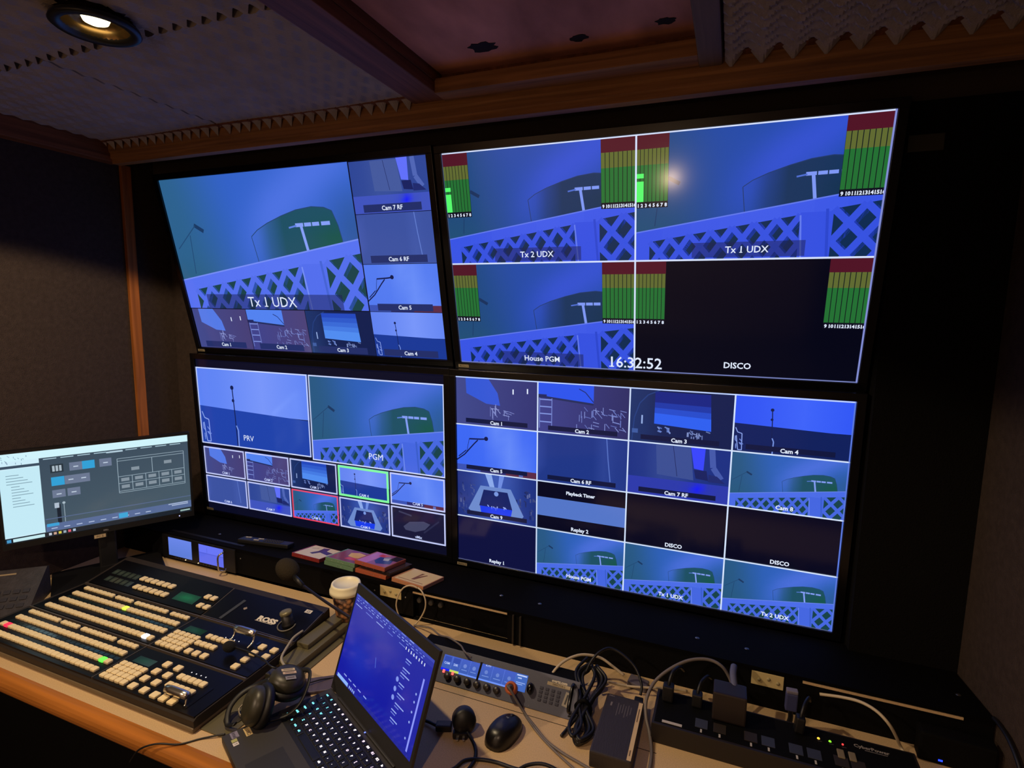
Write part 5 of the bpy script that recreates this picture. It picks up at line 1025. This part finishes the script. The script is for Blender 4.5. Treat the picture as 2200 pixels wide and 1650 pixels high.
cv = Canvas(0.072, 0.020); q = cv.tile(0, 0, 1, 1); q.text('CyberPower', 0.5, 0.52, 0.46, (150, 142, 132), 0.03); q.rect(0.3, 0.68, 0.9, 0.80, (110, 104, 98)); cv.build('brand_print', M_prt, t, loc=(0.160, 0.022, 0.0506), flat=True)
for x in (0.130, 0.152):
    m = MB(); m.box(x - 0.007, x + 0.007, -0.020, 0.006, 0.0503, 0.0545, bev=0.002); m.build('rocker_switch', mat('cream_rocker', (130, 116, 90), 0.5), t)
# plugs and wall warts standing in it
G2 = 'plugs standing in the power strip'
def plug(x, y, w_, h_, d_, label, lead=None, tilt=0):
    e = empty('mains_plug', (x, y, 0.8022), label, 'plug', (R(-6), R(tilt), 0), G2)
    m = MB(); m.box(-w_ / 2, w_ / 2, -d_ / 2, d_ / 2, 0, h_ * 0.7, bev=0.004); m.build('plug_body', M_blk, e)
    m = MB(); m.tube([(0, 0, h_ * 0.65), (0.002, 0.004, h_ * 0.9), (0.008, 0.020, h_ * 1.15), (0.02, 0.055, h_ * 1.1), (0.03, 0.085, h_ * 0.7)], 0.004, 8); m.build('lead', M_blk, e)
plug(-0.090, 1.322, 0.026, 0.055, 0.028, 'black plug at the left end of the power strip next to the brick'); plug(-0.022, 1.328, 0.024, 0.045, 0.026, 'black plug between the left end plug and the big adapter')
plug(0.200, 1.330, 0.020, 0.052, 0.024, 'slim black plug right of the big adapter below the blue grey connector', tilt=6)
e = empty('mains_adapter', (0.050, 1.318, 0.8022), 'big dark brown mains adapter standing on the power strip', 'adapter', (R(-4), 0, 0), G2)
m = MB(); m.box(-0.037, 0.037, -0.028, 0.030, 0.0, 0.068, bev=0.004); m.build('adapter_body', mat('brown_black_adapter', (34, 26, 25), 0.45), e)
m = MB(); m.tube([(0.010, 0.020, 0.060), (0.006, 0.055, 0.075), (0.008, 0.085, 0.080)], 0.008, 12); m.build('cable_boot', mat('slate_cable_boot', (92, 94, 118), 0.45), e)
t = empty('cable_connector', (0.190, 1.405, 0.7502), 'blue grey cable connector standing upright in front of the riser', 'connector', (R(3), 0, R(4)))
m = MB(); m.box(-0.013, 0.013, -0.008, 0.008, 0.052, 0.098, bev=0.003); m.build('shell', mat('blue_grey_connector', (66, 70, 112), 0.45), t)
m = MB(); m.box(-0.0125, 0.0125, -0.0075, 0.0075, 0.098, 0.106, bev=0.002); m.build('end_cap', mat('pale_connector_end', (120, 116, 132), 0.45), t)
m = MB(); m.tube([(0, 0, 0.053), (0.002, 0.0, 0.03), (0.0, 0.004, 0.005)], 0.006, 10); m.build('lead', M_blk, t)
# router
t = empty('network_router', (0.525, 1.430, 0.7502), 'black box with one blue light in the right corner of the desk', 'router', (0, 0, R(-3)))
m = MB(); m.box(-0.068, 0.075, -0.020, 0.020, 0.0, 0.070, bev=0.006); m.build('case', M_blk2, t)
m = MB(); m.box(-0.030, -0.022, -0.0208, -0.0195, 0.010, 0.014); m.build('power_light', mat('router_blue_led', (40, 60, 255), 0.4, emit=(30, 60, 255), es=2.5), t)

# ------------------------------------------------------------------ headset lying on the switcher edge
t = empty('intercom_headset', (-0.985, 0.965, 0.7502), 'black two cup intercom headset lying between the switcher and the laptop', 'headset')
M_cup = mat('olive_black_ear_cup', (48, 46, 34), 0.4); M_pad = mat('soft_black_pad', (9, 9, 11), 0.5)
def cup(c, e_, s, par=t):
    Mx = Matrix.Translation(c) @ Euler(e_).to_matrix().to_4x4() @ Matrix.Scale(s, 4)
    a = MB(); a.lathe([(0.020, 0.030), (0.036, 0.026), (0.044, 0.016), (0.046, 0.006), (0.046, 0.0)], 32, Mx); o = a.build('ear_cup', M_cup, par)
    a = MB(); a.lathe([(0.046, 0.0), (0.052, -0.004), (0.054, -0.013), (0.048, -0.022), (0.030, -0.024), (0.022, -0.016)], 32, Mx); a.build('ear_pad', M_pad, o); return Mx, o
Mx, oc = cup((0.000, 0.030, 0.066), (R(-10), R(10), R(-20)), 0.95)
for (x, y, w_, h_, st, c) in ((-0.018, -0.014, 0.009, 0.034, '', (206, 188, 150)), (-0.006, -0.016, 0.009, 0.034, '', (206, 180, 150)), (0.012, -0.018, 0.013, 0.026, 'DIR', (140, 136, 136))):
    cv = Canvas(w_, h_); q = cv.tile(0, 0, 1, 1); q.rect(0, 0, 1, 1, c); q.rect(0.3, 0.15, 0.6, 0.85, (90, 80, 70)); s_ = cv.build('sticker', M_prt, oc, flat=True); s_.matrix_local = Mx @ Matrix.Translation((x * 1.0, y, 0.0305)) @ Matrix.Rotation(R(-18), 4, 'Z')
Mx2, oc2 = cup((-0.012, -0.052, 0.055), (R(62), R(-18), R(-25)), 0.95)
m = MB(); m.tube([(-0.035, 0.010, 0.075), (-0.075, 0.000, 0.055), (-0.092, -0.030, 0.046), (-0.095, -0.060, 0.030), (-0.075, -0.085, 0.012), (-0.050, -0.085, 0.020)], 0.0065, 10, flat=0.45); m.build('headband', M_pad, t)
m = MB(); m.tube([(0.010, 0.065, 0.080), (0.045, 0.060, 0.088), (0.066, 0.030, 0.075), (0.068, 0.000, 0.050), (0.050, -0.025, 0.030), (0.02, -0.06, 0.03)], 0.0055, 10, flat=0.5); m.build('headband_pad', M_pad, t)
m = MB(); m.tube([(-0.030, 0.050, 0.078), (-0.055, 0.035, 0.090), (-0.105, 0.060, 0.080), (-0.175, 0.085, 0.066), (-0.245, 0.092, 0.062)], 0.0024, 8); bo = m.build('boom', M_blk, t)
m = MB(); m.ball((-0.262, 0.090, 0.060), 0.0165, 22, (1.15, 1, 0.9)); m.build('microphone_foam', mat('black_mic_foam', (8, 8, 9), 0.95, bump=0.6, bscale=500), bo)
m = MB(); m.box(-0.090, -0.040, 0.046, 0.078, 0.040, 0.054, bev=0.003); m.build('belt_box', M_cup, t)
m = MB(); m.tube([(-0.140, 0.240, 0.052), (-0.135, 0.200, 0.056), (-0.118, 0.160, 0.060), (-0.095, 0.110, 0.058), (-0.055, 0.080, 0.064), (-0.020, 0.060, 0.084)], 0.0036, 8); o = m.build('lead', mat('pale_grey_lead', (160, 152, 132), 0.45), t); o['label'] = 'pale grey lead'
m = MB(); m.tube([(-0.076, -0.022, 0.030), (-0.086, -0.040, 0.018), (-0.070, -0.052, 0.012), (-0.060, -0.044, 0.014)], 0.0038, 8, flat=0.5); o = m.build('adjuster', mat('silver_adjuster', (168, 158, 140), 0.35, 0.6), t)
m = MB(); m.box(-0.045, 0.045, -0.03, 0.03, 0, 0.008, bev=0.003); o = m.build('tablet', mat('mauve_grey_case', (92, 80, 92), 0.5), loc=(-0.945, 1.065, 0.7503), rot=(0, 0, R(35))); tag(o, 'flat mauve grey device half under the laptop by the headset', 'device')
o.location = (-0.962, 1.085, 0.7503)
world_tube('thin_black_cable', [(-0.99, 1.06, 0.765), (-0.96, 1.10, 0.762), (-0.92, 1.14, 0.7525), (-0.86, 1.17, 0.7525), (-0.80, 1.17, 0.7525)], 0.0017, M_blk, 'thin dark cable running from the headset behind the laptop', 'cable')
world_tube('thin_black_cable', [(-1.235, 0.762, 0.700), (-1.205, 0.766, 0.738), (-1.165, 0.780, 0.7545), (-1.120, 0.800, 0.7525), (-1.090, 0.830, 0.7525), (-1.060, 0.850, 0.7555), (-1.045, 0.860, 0.7560)], 0.0020, M_blk, 'thin dark cable lying across the beige front corner by the laptop', 'cable')

t = empty('rear_wall_lamp', (-0.53, -1.6, 1.43), 'round warm wall lamp on the rear wall behind the viewer', 'wall lamp')
m = MB(); m.lathe([(0.055, 0.0), (0.055, 0.03), (0.045, 0.05), (0.0001, 0.052)], 32, Matrix.Rotation(R(-90), 4, 'X')); m.build('lamp_shade', mat('warm_glowing_shade', (255, 220, 170), 0.5, emit=(255, 200, 130), es=1.6), t)
